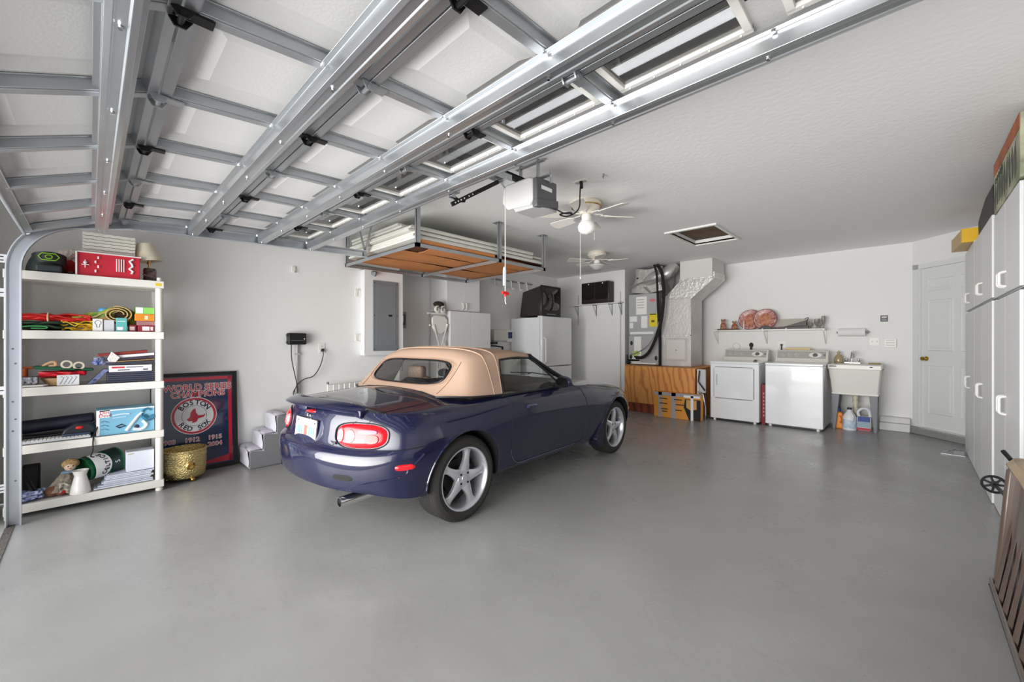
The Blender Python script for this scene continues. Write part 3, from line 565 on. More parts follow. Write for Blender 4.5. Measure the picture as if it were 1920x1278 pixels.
slanted('book', .07, .371, z+.17, z+.192, .02, (60, 52, 66), 'dark purple book under the white one', x1=-4.54)
slanted('book', .1, .371, z+.192, z+.214, .022, (232, 232, 236), 'white book with a purple edge near the top of the pile')
slanted('book', .04, .33, z+.21, z+.238, .02, (140, 48, 42), 'dark red book on top of the pile', x1=-4.56)
solo('paint_brush', MB().prism([(.09, z+.19), (.115, z+.25), (.165, z+.2), (.14, z+.165), (.1, z+.17)], 'x', -4.545, -4.53), mat('bristle_white', (232, 230, 226), .7, bump=.8, bscale=120), 'white fan shaped brush head sticking out of the book pile', 'brush', bevel=.004)
solo('plastic_sleeve', bundle(.02, .12, z+.14, .035, 8, .012, -4.62, -4.55, 31, .02), mat('sleeve_blue', (70, 92, 160), .25, var=.6, vscale=20, c2=(200, 205, 220)), 'crumpled blue plastic sleeve left of the book pile', 'sleeve')
solo('ring_binder', MB().hexa([(-4.7, -.02, z), (-4.53, -.02, z), (-4.53, .02, z), (-4.7, .02, z)], [(-4.7, .07, z+.11), (-4.53, .07, z+.11), (-4.53, .105, z+.11), (-4.7, .105, z+.11)]), mat('binder_blue', (120, 130, 170), .3, var=.8, vscale=40, c2=(40, 44, 80)), 'glossy blue magazine leaning against the slate cases', 'magazine', bevel=.002)
# --- fourth tier
z = SZ[1]+.0015
t = thing('rolled_bag', 'long dark blue rolled bag at the back of the fourth shelf', 'bag', (-4.75, -.1, z))
part('roll', MB().cyl((-4.76, -.36, z+.095), (-4.74, .02, z+.115), .05, .052, n=24), mat('navy_cloth', (26, 30, 48), .5, bump=.3, bscale=40), t, bevel=.01)
part('pad', MB().box(-4.82, -.36, z+.001, -4.66, .02, z+.04), blackp, t, bevel=.01)
t = thing('keyboard', 'white computer keyboard at the front of the fourth shelf', 'keyboard', (-4.58, -.2, z))
part('keyboard_case', MB().box(-4.64, -.365, z+.001, -4.53, .0, z+.018), mat('keyboard_grey', (206, 208, 212), .5), t, bevel=.004)
mb = MB()
for r_ in range(4):
    for q in range(18): mb.box(-4.632+r_*.024, -.362+q*.0198, z+.018, -4.612+r_*.024, -.346+q*.0198, z+.024)
part('keys', mb, whitep, t)
t = thing('handheld_gadget', 'black handheld gadget with red button lying on the fourth shelf', 'gadget', (-4.58, -.08, z+.025))
part('body', MB().prism([(-.16, z+.03), (-.14, z+.075), (-.08, z+.115), (0, z+.11), (.03, z+.07), (.02, z+.03)], 'x', -4.65, -4.55), mat('gadget_black', (34, 36, 46), .35), t, bevel=.012)
part('button', MB().ball((-4.55, -.06, z+.082), .02, (.5, 1.1, .6)), mat('red_plastic', (214, 34, 30)), t, 'red button')
part('foot', MB().box(-4.63, -.15, z+.026, -4.53, .0, z+.045), mat('gadget_slate', (44, 60, 84), .4), t, bevel=.006)
part('cable', MB().tube(catmull([(-4.57, .0, z+.1), (-4.55, .03, z+.12), (-4.535, .035, z+.07), (-4.52, .02, z+.03), (-4.492, .012, z-.02), (-4.49, .01, z-.1), (-4.5, .0, z-.14), (-4.5, .02, z-.15)], 6), .0045), blackp, t, 'black cable hanging over the shelf edge')
t = boxy('box', -4.75, .03, z, -4.535, .371, z+.2, (120, 178, 206), 'blue and white boxed hand vacuum on the fourth shelf', bevel=.002)
X = -4.5345
pl(t, X, .03, .048, z+.002, z+.198, (235, 238, 240)); pl(t, X, .048, .105, z+.14, z+.197, (238, 240, 242)); pl(t, X, .048, .37, z+.19, z+.199, (238, 240, 242))
letters('Dirt', .034, (X+.0015, .076, z+.178), 'px', mat('print_red', (190, 40, 44), .5), t); letters('Devil', .034, (X+.0015, .078, z+.155), 'px', mat('print_red'), t)
for q in range(3): part('print', MB().tube(catmull([(X, .055, z+.105-q*.03), (X, .075, z+.112-q*.03), (X, .1, z+.1-q*.03)], 4), .002, 4), mat('print_navy', (50, 60, 110), .5), t)
part('print', MB().tube(catmull([(X, .12, z+.15), (X, .17, z+.158), (X, .22, z+.155)], 4), .006, 4).tube([(X, .12, z+.13), (X, .2, z+.135)], .003, 4), mat('print_pale', (206, 226, 240), .5), t)
part('print', MB().tube(catmull([(X, .2, z+.02), (X, .235, z+.075), (X, .27, z+.13), (X, .3, z+.16)], 5), [.012]*5+[.011]*6+[.009]*5, 6).tube(catmull([(X, .24, z+.03), (X, .29, z+.02), (X, .32, z+.05), (X, .3, z+.09)], 5), .013, 6), mat('print_white_blue', (226, 232, 240), .4), t)
part('print', MB().tube(catmull([(X, .29, z+.12), (X, .3, z+.17), (X, .33, z+.185), (X, .35, z+.17)], 5), .009, 6).tube(catmull([(X, .3, z+.13), (X, .33, z+.1), (X, .37, z+.12)], 5), .02, 6), mat('print_teal', (50, 110, 140), .4), t)
part('print', MB().ball((X-.006, .262, z+.045), .022, (.4, 1, 1)).tube([(X, .14, z+.06), (X, .17, z+.075), (X, .195, z+.06), (X, .16, z+.05)], .006, 5, True), mat('print_dark', (50, 60, 76), .4), t)
# --- bottom tier
z = SZ[0]+.0015
solo('rod_bundle', MB().box(-4.83, -.36, z, -4.68, -.27, z+.22).cyl((-4.6, -.37, z+.24), (-4.56, -.27, z+.01), .008).cyl((-4.61, -.34, z+.24), (-4.57, -.26, z+.01), .008), mat('dark_bag', (20, 20, 24), .8), 'black folded bundle with thin rods at the left of the bottom shelf', 'bundle', bevel=.01)
solo('blue_packets', bundle(-.38, -.25, z, .05, 12, .014, -4.62, -4.54, 41, .01), mat('packet_blue', (60, 84, 150), .3, var=.8, vscale=50, c2=(190, 196, 220)), 'small blue and white packets at the lower left of the bottom shelf', 'packet')
t = thing('rag_doll', 'old fashioned doll in grey lace dress sitting on the bottom shelf', 'doll', (-4.62, -.15, z))
part('dress', MB().grid(lambda u, v: (-4.65+(.105-.075*v)*math.cos(2*math.pi*u)*(1+.08*math.sin(u*50)), -.14+.02*v+(.1-.07*v)*math.sin(2*math.pi*u)*(1+.08*math.sin(u*50)), z+.03+.13*v), 60, 6, cu=True), mat('lace_grey', (168, 156, 140), .9, var=.5, vscale=50, bump=.7, bscale=60), t)
part('head', MB().ball((-4.62, -.11, z+.2), .034, (1, 1, 1.1)), mat('doll_skin', (226, 196, 170), .5), t)
part('hair', MB().ball((-4.632, -.108, z+.217), .041, (1, 1.2, .95)), mat('doll_hair', (206, 168, 120), .9, bump=1, bscale=70, bdist=.02, var=.3, vscale=40), t)
for dy in (-.012, .014): part('eye', MB().ball((-4.589, -.108+dy, z+.205), .0045), mat('eye_dark', (40, 30, 28), .3), t)
part('mouth', MB().ball((-4.588, -.107, z+.188), .005, (.5, 1.5, .6)), mat('plush_red'), t)
part('collar', MB().ball((-4.62, -.115, z+.16), .035, (1.1, 1.3, .35)), mat('doll_blue', (120, 150, 176), .8), t)
part('pouch', MB().ball((-4.6, -.2, z+.035), .035, (1, 1.2, 1)).ball((-4.58, -.155, z+.03), .03), mat('doll_brown', (126, 84, 62), .8, bump=.6, bscale=50), t)
part('apron', MB().grid(lambda u, v: (-4.545+.004*math.sin(u*20), -.165+.11*u, z+.025+.07*v-.02*u+.008*math.sin(u*9)), 12, 5), mat('apron_cream', (214, 208, 186), .8, var=1, vscale=26, c2=(40, 40, 36)), t)
part('bow', MB().ball((-4.555, -.14, z+.03), .018, (.8, 1.2, .8)), mat('plush_red'), t)
# green tin on its side
t = thing('waste_tin', 'green printed tin drum lying on its side on the bottom shelf', 'tin', (-4.66, .04, z))
C0, C1 = Vector((-4.64, -.045, z+.15)), Vector((-4.75, .15, z+.175)); ax = (C1-C0).normalized(); u_ = ax.orthogonal(); 
T = Matrix.Translation(C0) @ ax.to_track_quat('Z', 'Y').to_matrix().to_4x4()
LN = (C1-C0).length
part('drum', MB().lathe([(.001, .02), (.088, .02), (.092, 0), (.095, .0), (.09, .01), (.1, LN*.95), (.104, LN), (.1, LN), (.001, LN*.98)], T, 36), mat('tin_green', (24, 104, 66), .3), t)
part('cavity', MB().lathe([(.001, .018), (.088, .018), (.088, .019), (.001, .019)], T, 32), mat('tin_inside', (20, 80, 40), .5), t)
def onc(a, zz, r=.0985): return T @ Vector((r*math.cos(a), r*math.sin(a), zz))
best = max(range(360), key=lambda q: (onc(R(q), .1)-Vector((-4.66, .1, z+.18))).dot(Vector((1, 0, .25))))
A = R(best)
mb = MB().grid(lambda u, v: onc(A-1.25+2.5*u, .03+.06*v+.045*(1-(2*u-1)**2)*v, .0985+.006*v), 30, 4)
part('white_band', mb, inkw, t)
part('gold_band', MB().grid(lambda u, v: onc(A-1.9+.5*u, .03+.2*v, .099+.004*v), 10, 4), mat('tin_gold', (140, 150, 40), .4), t)
part('dark_band', MB().grid(lambda u, v: onc(A-1.4+2.8*u, LN*.62+LN*.3*v, .1015+.003*v), 30, 4).grid(lambda u, v: onc(A-.3+.06*u, LN*.4+LN*.2*v, .1015), 3, 4), mat('tin_dark', (22, 46, 44), .4), t)
for i, ch in enumerate('CELTICS'):
    a = A+.75-i*.25; zz = .085+.045*(1-((i-3)/4)**2); o = onc(a, zz-.022, .107); n_ = (onc(a, zz, .2)-o).normalized(); up = -ax
    F = Matrix.Translation(o) @ Matrix((n_.cross(-up).normalized()*-1, up, n_)).transposed().to_4x4()
    xx = up.cross(n_).normalized(); F = Matrix.Translation(o) @ Matrix((xx, up, n_)).transposed().to_4x4()
    letters(ch, .042, None, None, mat('tin_letters', (30, 40, 40), .5), t, T=F, bold=.001)
o = onc(A+.2, LN*.77, .106); n_ = (onc(A+.2, LN*.77, .2)-o).normalized(); up = -ax
letters('S', .045, None, None, inkw, t, T=Matrix.Translation(o) @ Matrix((up.cross(n_).normalized(), up, n_)).transposed().to_4x4())
solo('flower_vase', MB().lathe([(.001, 0), (.058, 0), (.058, .01), (.05, .06), (.036, .12), (.034, .135), (.042, .16), (.048, .172), (.045, .172), (.032, .14), (.001, .13)], Matrix.Translation((-4.555, -.055, z)), 32), mat('white_china', (238, 236, 232), .15, coat=.5), 'flared white ceramic vase at the front of the bottom shelf', 'vase')
t = boxy('box', -4.68, .2, z+.097, -4.55, .371, z+.255, (222, 228, 240), 'plain white carton standing on the pile of white frames')
pl(t, -4.55, .21, .245, z+.236, z+.243, (190, 180, 150))
for i in range(8):
    rnd = random.Random(60+i); y0 = .0+rnd.uniform(0, .05)+.012*i; y1 = .36+rnd.uniform(-.02, .02); zz = z+.002+i*.0115
    solo('picture_frame', MB().box(-4.76+rnd.uniform(0, .03), y0, zz, -4.545+rnd.uniform(-.02, .015), y1, zz+.009, Matrix.Identity(4)), mat('frame_white', (214, 218, 230), .35), 'flat white plastic frame, '+['lowest', 'second', 'third', 'fourth', 'fifth', 'sixth', 'seventh', 'topmost'][i]+' in the pile on the bottom shelf', 'frame', 'flat white frames on the bottom shelf', bevel=.001)

# ---------------------------------------------------------------- along the left wall
# framed poster leaning on the wall
ty = lambda v: None
PW0, PW1, PH = .38, 1.05, .945
T = Matrix.Translation((-4.93, 0, .004)) @ Matrix.Rotation(R(-4.6), 4, 'Y')       # local x out of the poster, y along the wall, z up
po = thing('framed_poster', 'framed navy and red baseball poster leaning on the wall', 'poster', (-4.95, .72, 0))
navy = mat('poster_navy', (24, 44, 82), .18, coat=.6, var=.35, vscale=5); pred = mat('poster_red', (186, 32, 52), .3, coat=.4)
part('board', MB().box(-.012, PW0+.02, .02, .0, PW1-.02, PH-.02, T), navy, po)
fb = MB().box(-.015, PW0, 0, .012, PW0+.035, PH, T).box(-.015, PW1-.035, 0, .012, PW1, PH, T).box(-.015, PW0+.035, 0, .012, PW1-.035, .035, T).box(-.015, PW0+.035, PH-.035, .012, PW1-.035, PH, T)
part('frame', fb, blackp, po, 'thin black frame', bevel=.002)
part('red_border', MB().box(0, PW0+.04, PH-.075, .001, PW1-.04, PH-.045, T).box(0, PW1-.075, .05, .001, PW1-.045, PH-.045, T).box(0, PW0+.04, .05, .001, PW0+.06, PH-.045, T).prism([(PW0+.04, .05), (PW1-.045, .05), (PW1-.045, .12), (PW1-.3, .07), (PW0+.04, .06)], 'x', 0, .001, T), pred, po)
def pt(s, size, y, zz, m, dx=.0018, bold=0, rot=0, sx=1):
    F = T @ frame((dx, y, zz), (0, 1, 0), (0, 0, 1)) @ Matrix.Rotation(rot, 4, 'Z')
    return letters(s, size, None, None, m, po, T=F, bold=bold, sx=sx)
for s_, zz, sz in (('WORLD SERIES', .80, .085), ('CHAMPIONS', .735, .08)):
    pt(s_, sz, .735, zz, inkw, .0012, .0045, 0, .93); pt(s_, sz, .735, zz, pred, .0024, .001, 0, .93)
for s_, yy, zz in (('1903', .5, .3), ('1912', .68, .3), ('1915', .86, .3), ('1916', .5, .235), ('1918', .68, .235), ('2004', .86, .235)):
    pt(s_, .058, yy, zz, inkw, .0012, .003); pt(s_, .058, yy, zz, pred, .0024, 0)
cy, cz = .7, .53
def disc(r, dx, m, nm, r0=0):
    return part(nm, MB().lathe([(max(r0, .0001), dx), (r, dx), (r, dx+.0006), (max(r0, .0001), dx+.0006)], T @ Matrix.Translation((0, cy, cz)) @ Matrix.Rotation(R(90), 4, 'Y'), 48), m, po)
disc(.178, .001, inkw, 'badge_ring'); disc(.172, .0016, pred, 'badge_ring'); disc(.152, .0022, inkw, 'badge_field', ); disc(.098, .0028, mat('print_navy'), 'badge_ring', .095)
nv = mat('badge_navy', (26, 28, 60), .4)
for i, ch in enumerate('BOSTON'):
    a = R(90+52-i*21); pt(ch, .062, cy+.126*math.cos(a), cz+.126*math.sin(a), nv, .0035, .0015, a-R(90))
for i, ch in enumerate('RED SOX'):
    a = R(-90-52+i*17.5); pt(ch, .058, cy+.127*math.cos(a), cz+.127*math.sin(a), nv, .0035, .0015, a+R(90))
sock = [(-.045, -.05), (-.06, -.03), (-.035, -.01), (-.03, .03), (-.012, .06), (.008, .07), (.012, .03), (.03, .0), (.075, .0), (.07, .018), (.085, -.002), (.07, -.02), (.03, -.03), (.015, -.06), (-.02, -.07), (-.015, -.05)]
part('sock_emblem', MB().prism([(cy+a, cz+b) for a, b in sock], 'x', .0036, .0044, T), pred, po, smooth=False)
# brass planter
t = thing('brass_planter', 'hammered round brass planter on the floor before the poster', 'planter', (-4.72, .59, 0))
br_ = mat('hammered_brass', (216, 196, 136), .26, 1, bump=1, bscale=90, bdist=.012)
part('pot', MB().lathe([(.001, .03), (.13, .03), (.15, .05), (.158, .12), (.158, .22), (.162, .235), (.158, .25), (.162, .262), (.166, .278), (.16, .284), (.15, .28), (.148, .06), (.001, .05)], Matrix.Translation((-4.72, .595, 0)), 48), br_, t, angle=50)
part('medallion', MB().lathe([(.001, .008), (.02, .01), (.03, .002), (.034, .0)], Matrix.Translation((-4.562, .615, .15)) @ Matrix.Rotation(R(90), 4, 'Y'), 20).tube([(-4.555, .615+.02*math.cos(a), .15+.02*math.sin(a)) for a in [R(q*30) for q in range(12)]], .004, 6, True), brass, t, 'round lion head medallion')
for a in (20, 140, 260): part('foot', MB().ball((-4.72+.12*math.cos(R(a)), .595+.12*math.sin(R(a)), .018), .018), brass, t)
# pet steps
t = thing('pet_steps', 'grey fabric covered foam pet steps against the left wall', 'steps', (-4.8, 1.25, 0))
sp = [(1.08, 0), (1.08, .172), (1.095, .182), (1.2, .165), (1.2, .32), (1.215, .332), (1.32, .318), (1.32, .485), (1.335, .5), (1.43, .485), (1.44, 0)]
part('foam_core', MB().prism(sp, 'x', -4.98, -4.63), mat('fleece_grey', (166, 166, 170), .95, bump=.3, bscale=90), t, bevel=.012)
part('side_cover', MB().prism([(a+(.004 if a < 1.4 else -.004), max(.003, b-.008)) for a, b in sp], 'x', -4.631, -4.622), mat('cover_grey', (118, 118, 121), .9), t, 'darker grey side cover', bevel=.003)
mb = MB()
for a, b, c, d in ((1.074, 1.205, .172, .186), (1.192, 1.325, .322, .336), (1.312, 1.435, .49, .504)): mb.grid(lambda u, v: (-4.985+.36*u, a+(b-a)*v, c+.014*math.sin(math.pi*v)**.5+.004*math.sin(u*9+v*4)), 14, 8)
for a, z0, z1 in ((1.074, .02, .178), (1.194, .18, .328), (1.314, .33, .496)): mb.grid(lambda u, v: (-4.985+.36*u, a-.004+.006*math.sin(u*8)*math.sin(v*5), z0+(z1-z0)*v), 14, 8)
part('tread_cover', mb, mat('plush_lilac_grey', (206, 204, 214), .95, bump=.5, bscale=70), t, 'pale lilac grey plush treads')
# black control box with conduit and lead
t = thing('control_box', 'small black electrical box on the wall above a conduit', 'control box', (-5.0, 1.62, 1.2))
part('case', MB().box(-5.015, 1.525, 1.215, -4.93, 1.715, 1.345), blackp, t, bevel=.012)
part('door_line', MB().tube([(-4.929, 1.545, 1.262), (-4.929, 1.6, 1.258), (-4.929, 1.7, 1.262)], .002, 5), greym, t)
part('lamp', MB().cyl((-4.93, 1.69, 1.28), (-4.926, 1.69, 1.28), .006), inkw, t)
part('hinge', MB().box(-4.99, 1.515, 1.23, -4.95, 1.526, 1.25).box(-4.99, 1.515, 1.31, -4.95, 1.526, 1.33), blackp, t, bevel=.003)
part('conduit', MB().cyl((-4.995, 1.635, .0), (-4.995, 1.635, 1.215), .011).box(-5.018, 1.61, 1.1, -4.98, 1.66, 1.115), mat('conduit_grey', (182, 182, 182), .4), t, 'grey conduit pipe')
cord1 = catmull([(-4.97, 1.565, 1.215), (-4.97, 1.57, 1.05), (-4.965, 1.6, .88), (-4.965, 1.62, .76), (-4.965, 1.585, .68), (-4.965, 1.6, .62), (-4.965, 1.625, .66), (-4.965, 1.63, .76), (-4.965, 1.7, .82), (-4.965, 1.8, .85), (-4.965, 1.87, .95), (-4.965, 1.91, 1.08), (-4.985, 1.915, 1.14)], 8)
part('lead', MB().tube(cord1, .0055).tube(catmull([(-4.965, 1.63, .77), (-4.965, 1.6, .7), (-4.965, 1.615, .63), (-4.965, 1.635, .7), (-4.965, 1.625, .78)], 6), .0055), mat('lead_grey', (58, 58, 60), .5), t, 'dark power lead')
def outlet(nm, x, y, zz, label, face='px', w=.07, h=.115, plug=False):
    tt = thing(nm, label, 'outlet', (x, y, zz))
    if face == 'px':
        part('cover_plate', MB().box(x, y-w/2, zz-h/2, x+.006, y+w/2, zz+h/2), whitep, tt, bevel=.002)
        for dz in (-.024, .024): part('socket', MB().box(x+.006, y-.014, zz+dz-.013, x+.008, y+.014, zz+dz+.013), mat('socket_white', (214, 212, 206), .4), tt)
        if plug: part('plug', MB().box(x+.006, y-.014, zz-.04, x+.035, y+.014, zz-.005), blackp, tt, bevel=.004)
    else:
        part('cover_plate', MB().box(x-w/2, y-.006, zz-h/2, x+w/2, y, zz+h/2), whitep, tt, bevel=.002)
        for dz in (-.024, .024): part('socket', MB().box(x-.014, y-.008, zz+dz-.013, x+.014, y-.006, zz+dz+.013), mat('socket_white', (214, 212, 206), .4), tt)
    return tt
outlet('wall_outlet', -5.019, 1.915, 1.17, 'white wall outlet with a dark lead plugged in beside the black control box', plug=True)
# electrical panel in its white casing
t = thing('electrical_panel', 'grey breaker panel in a tall white casing on the left wall', 'electrical panel', (-4.95, 2.65, 1.06))
part('casing', MB().box(-5.019, 2.39, 1.075, -4.9, 2.93, 2.155).box(-4.9, 2.39, 1.075, -4.895, 2.93, 1.1), cabm, t, bevel=.003)
part('cover', MB().box(-4.9, 2.5, 1.13, -4.885, 2.85, 2.03), mat('panel_grey', (120, 124, 129), .45), t, 'flat grey metal cover', bevel=.003)
part('breaker_door', MB().box(-4.885, 2.535, 1.2, -4.882, 2.815, 1.98), mat('panel_grey2', (124, 128, 132), .45), t, bevel=.002)
part('latch', MB().box(-4.883, 2.71, 1.575, -4.878, 2.76, 1.6), blackp, t)
for y_ in (2.515, 2.835):
    for z_ in (1.15, 1.585, 2.0): part('screw', MB().cyl((-4.886, y_, z_), (-4.882, y_, z_), .006, n=8), blackm, t)
for z_ in (1.3, 1.86): part('hinge', MB().box(-5.0, 2.31, z_-.045, -4.985, 2.345, z_+.045).box(-4.998, 2.345, z_-.04, -4.99, 2.39, z_+.04), whitep, t, bevel=.003)
t = thing('meter_box', 'small grey wall box with a display just right of the breaker panel', 'box', (-5.5, 3.28, 1.4))
part('case', MB().box(-5.559, 3.2, 1.45, -5.5, 3.35, 1.7), mat('meter_grey', (150, 152, 154), .5), t, bevel=.006)
part('window', MB().box(-5.5, 3.22, 1.5, -5.497, 3.33, 1.66), mat('meter_dark', (92, 94, 96), .3), t)
part('label', MB().box(-5.497, 3.27, 1.54, -5.495, 3.3, 1.64).box(-5.5, 3.24, 1.42, -5.49, 3.31, 1.45), inkw, t)
outlet('wall_outlet', -5.559, 3.22, 1.87, 'white wall plate above the small grey meter box')
o_ = outlet('wall_outlet', -5.559, 3.21, 1.24, 'white wall outlet with a thin cable below the small grey meter box')
part('cable', MB().tube(catmull([(-5.54, 3.24, 1.22), (-5.53, 3.27, 1.12), (-5.53, 3.29, 1.0), (-5.53, 3.3, .8)], 5), .005), greym, o_)
solo('wall_bracket', MB().box(-5.018, 1.58, 2.03, -5.0, 1.62, 2.1).cyl((-5.0, 1.6, 2.04), (-4.98, 1.6, 2.035), .008), whitep, 'small white bracket high on the left wall under the door track', 'bracket', bevel=.003)
solo('wall_lamp', MB().cyl((-4.898, 2.5, 2.12), (-4.85, 2.5, 2.11), .028, .02).cyl((-4.86, 2.5, 2.08), (-4.83, 2.5, 2.13), .022), greym, 'small dark metal lamp holder above the breaker panel', 'lamp holder')
# white gate folded against the wall behind the car
t = thing('safety_gate', 'white slatted gate standing behind the trunk of the car', 'gate', (-4.9, 2.25, 0))
part('frame', MB().tube([(-4.93, 1.95, 0.0), (-4.93, 1.95, .74), (-4.93, 2.62, .76), (-4.93, 2.62, 0.0)], .011, 8).tube([(-4.93, 1.95, .12), (-4.93, 2.62, .12)], .01), whitep, t)
for q in range(9): part('slat', MB().cyl((-4.93, 2.02+q*.065, .12), (-4.93, 2.02+q*.065, .745), .008, n=8), whitep, t)
part('end_knob', MB().ball((-4.93, 1.95, .76), .016), greym, t)
# white stand with tubes, discs and a brush
t = thing('equipment_stand', 'white stand with curved tubes, twin round dials and dark bristle brush', 'stand', (-5.1, 3.62, 0))
X = -5.08
part('body', MB().prism([(3.51, 1.46), (3.50, 1.6), (3.56, 1.64), (3.74, 1.64), (3.8, 1.58), (3.78, 1.44), (3.7, 1.36), (3.6, 1.36)], 'x', X-.04, X+.03), whitep, t, bevel=.02)
for y_ in (3.6, 3.7):
    d_ = part('dial', MB().lathe([(.001, .02), (.03, .02), (.05, .012), (.058, 0), (.05, -.01), (.001, -.01)], Matrix.Translation((X+.03, y_, 1.73)) @ Matrix.Rotation(R(90), 4, 'Y'), 24), mat('dial_white', (222, 220, 214), .3), t)
    part('dial_face', MB().tube([(X+.055, y_+.03*math.cos(R(q)), 1.73+.03*math.sin(R(q))) for q in range(0, 250, 25)], .006, 6), mat('dial_grey', (90, 88, 84), .5), d_)
part('brush', MB().ball((X-.01, 3.65, 1.81), .075, (.7, 1.25, .62)), mat('bristle_dark', (66, 58, 52), .9, bump=1, bscale=70, bdist=.04), t, 'dark bristle brush')
part('crossbar', MB().box(X-.01, 3.44, 1.655, X+.02, 3.76, 1.675), whitep, t, bevel=.004)
tb = mat('tube_pale', (206, 202, 196), .3)
part('tube', MB().tube(catmull([(X+.03, 3.54, 1.5), (X+.03, 3.58, 1.35), (X+.02, 3.64, 1.15), (X+.01, 3.62, .9), (X, 3.61, .02)], 6), .014), tb, t)
part('tube', MB().tube(catmull([(X+.03, 3.78, 1.5), (X+.03, 3.73, 1.35), (X+.02, 3.68, 1.15), (X+.01, 3.66, .9), (X, 3.65, .02)], 6), .014), tb, t)
part('tube', MB().tube(catmull([(X+.03, 3.7, 1.25), (X+.03, 3.73, 1.1), (X, 3.74, .02)], 6), .01), tb, t)
part('hose', MB().tube(catmull([(X+.02, 3.46, 1.66), (X+.02, 3.47, 1.4), (X+.02, 3.455, 1.1), (X, 3.47, .02)], 6), .012), mat('hose_grey', (130, 128, 126), .5), t)
part('clamp', MB().ball((X+.03, 3.465, 1.49), .016).ball((X+.03, 3.78, 1.5), .02), whitep, t)

# ---------------------------------------------------------------- cabinets, fridge, tv, closet wall
def handle(mb, x, y, z0, z1, d=.03):
    return mb.tube(catmull([(x, y, z0), (x+d*.9, y, z0+.012), (x+d, y, (z0+z1)/2), (x+d*.9, y, z1-.012), (x, y, z1)], 5), .008, 8)
def cab(nm, x0, x1, y0, y1, z0, z1, label, group, hz, split=True, right=False, hgt=.1, legs=False):
    t = thing(nm, label, 'cabinet', ((x0+x1)/2, (y0+y1)/2, z0), group=group)
    s = -1 if right else 1; xf = x0 if right else x1           # face plane
    bx0, bx1 = (x0+.02, x1) if right else (x0, x1-.02)
    part('body', MB().box(bx0, y0, z0, bx1, y1, z1), cabm, t, bevel=.002)
    ym = (y0+y1)/2; ds = [(y0+.003, ym-.002), (ym+.002, y1-.003)] if split else [(y0+.003, y1-.003)]
    for k, (a, b) in enumerate(ds):
        d = part('door', MB().box(min(xf, xf-s*.018), a, z0+.004, max(xf, xf-s*.018), b, z1-.004), cabm, t, bevel=.003)
        hy = (b-.035 if k == 0 else a+.035) if split else a+.05
        mb = MB(); mb.tube(catmull([(xf, hy, hz), (xf+s*.028, hy, hz+.01), (xf+s*.03, hy, hz+hgt/2), (xf+s*.028, hy, hz+hgt-.01), (xf, hy, hz+hgt)], 5), .008, 8)
        part('handle', mb, whitep, d)
    return t
cab('tall_cabinet', -5.54, -5.03, 3.82, 4.66, .03, 1.72, 'white two door cabinet standing behind the car beside the left wall', None, 1.0)
cab('wall_cabinet', -5.54, -5.12, 3.82, 4.5, 1.73, 2.36, 'white two door cabinet above the floor cabinet, under the ceiling rack', None, 1.76)
t = thing('timer_box', 'white irrigation timer box with blue label on the recess wall', 'timer', (-5.5, 5.35, 1.25))
part('case', MB().box(-5.559, 5.15, 1.26, -5.47, 5.5, 1.47), mat('timer_cream', (214, 212, 202), .4), t, bevel=.012)
part('side_unit', MB().box(-5.559, 5.51, 1.24, -5.49, 5.68, 1.47), whitep, t, bevel=.006)
part('label', MB().box(-5.49, 5.54, 1.31, -5.488, 5.65, 1.43), mat('label_blue', (62, 66, 112), .5), t, 'dark blue label')
part('plug', MB().box(-5.559, 5.03, 1.26, -5.5, 5.09, 1.36).box(-5.559, 5.09, 1.2, -5.47, 5.25, 1.245), blackp, t, 'black plug and adaptor', bevel=.008)
t = thing('water_tank', 'pale grey cylindrical tank between the floor cabinet and the fridge', 'tank', (-5.28, 5.3, 0))
part('shell', MB().lathe([(.001, 1.08), (.1, 1.08), (.2, 1.05), (.23, 1.0), (.235, .1), (.22, .02), (.001, .02)], Matrix.Translation((-5.28, 5.32, 0)), 32), mat('tank_grey', (176, 174, 168), .4), t)
part('fitting', MB().cyl((-5.3, 5.2, 1.07), (-5.3, 5.2, 1.16), .02).tube([(-5.3, 5.2, 1.15), (-5.45, 5.15, 1.17), (-5.54, 5.15, 1.17)], .012), blackp, t)
t = thing('hook_rail', 'rail of white tool hooks high on the recess wall', 'hooks', (-5.52, 5.7, 2.3))
part('rail', MB().box(-5.559, 5.05, 2.4, -5.54, 6.3, 2.425), mat('rail_grey', (150, 150, 150), .5), t, bevel=.002)
for q in range(5):
    y_ = 5.2+q*.22; part('hook', MB().tube(catmull([(-5.545, y_, 2.41), (-5.5, y_, 2.4), (-5.49, y_, 2.3), (-5.46, y_, 2.25), (-5.42, y_, 2.27)], 5), .013), whitep, t)
# fridge: side towards the doorway, doors facing +X
t = thing('refrigerator', 'white refrigerator in the recess with a television on top', 'refrigerator', (-5.15, 6.1, 0))
part('body', MB().box(-5.53, 5.66, .02, -4.82, 6.56, 1.69), whitegl, t, bevel=.006)
part('upper_door', MB().box(-4.815, 5.66, .80, -4.75, 6.56, 1.71), whitegl, t, bevel=.012)
part('lower_door', MB().box(-4.815, 5.66, .06, -4.75, 6.56, .785), whitegl, t, bevel=.012)
part('handle', MB().tube([(-4.75, 5.72, .86), (-4.71, 5.72, .88), (-4.71, 5.72, 1.3), (-4.75, 5.72, 1.32)], .014), whitep, t)
part('gasket', MB().box(-4.822, 5.67, .07, -4.812, 6.55, 1.69), mat('gasket_grey', (140, 140, 140), .6), t)
part('hinge_cap', MB().box(-4.86, 5.665, 1.69, -4.77, 5.71, 1.718), whitep, t, bevel=.004)
t = thing('television', 'old dark brown tube television on top of the refrigerator', 'television', (-5.0, 5.98, 1.72))
tvm = mat('tv_brown', (52, 46, 42), .35)
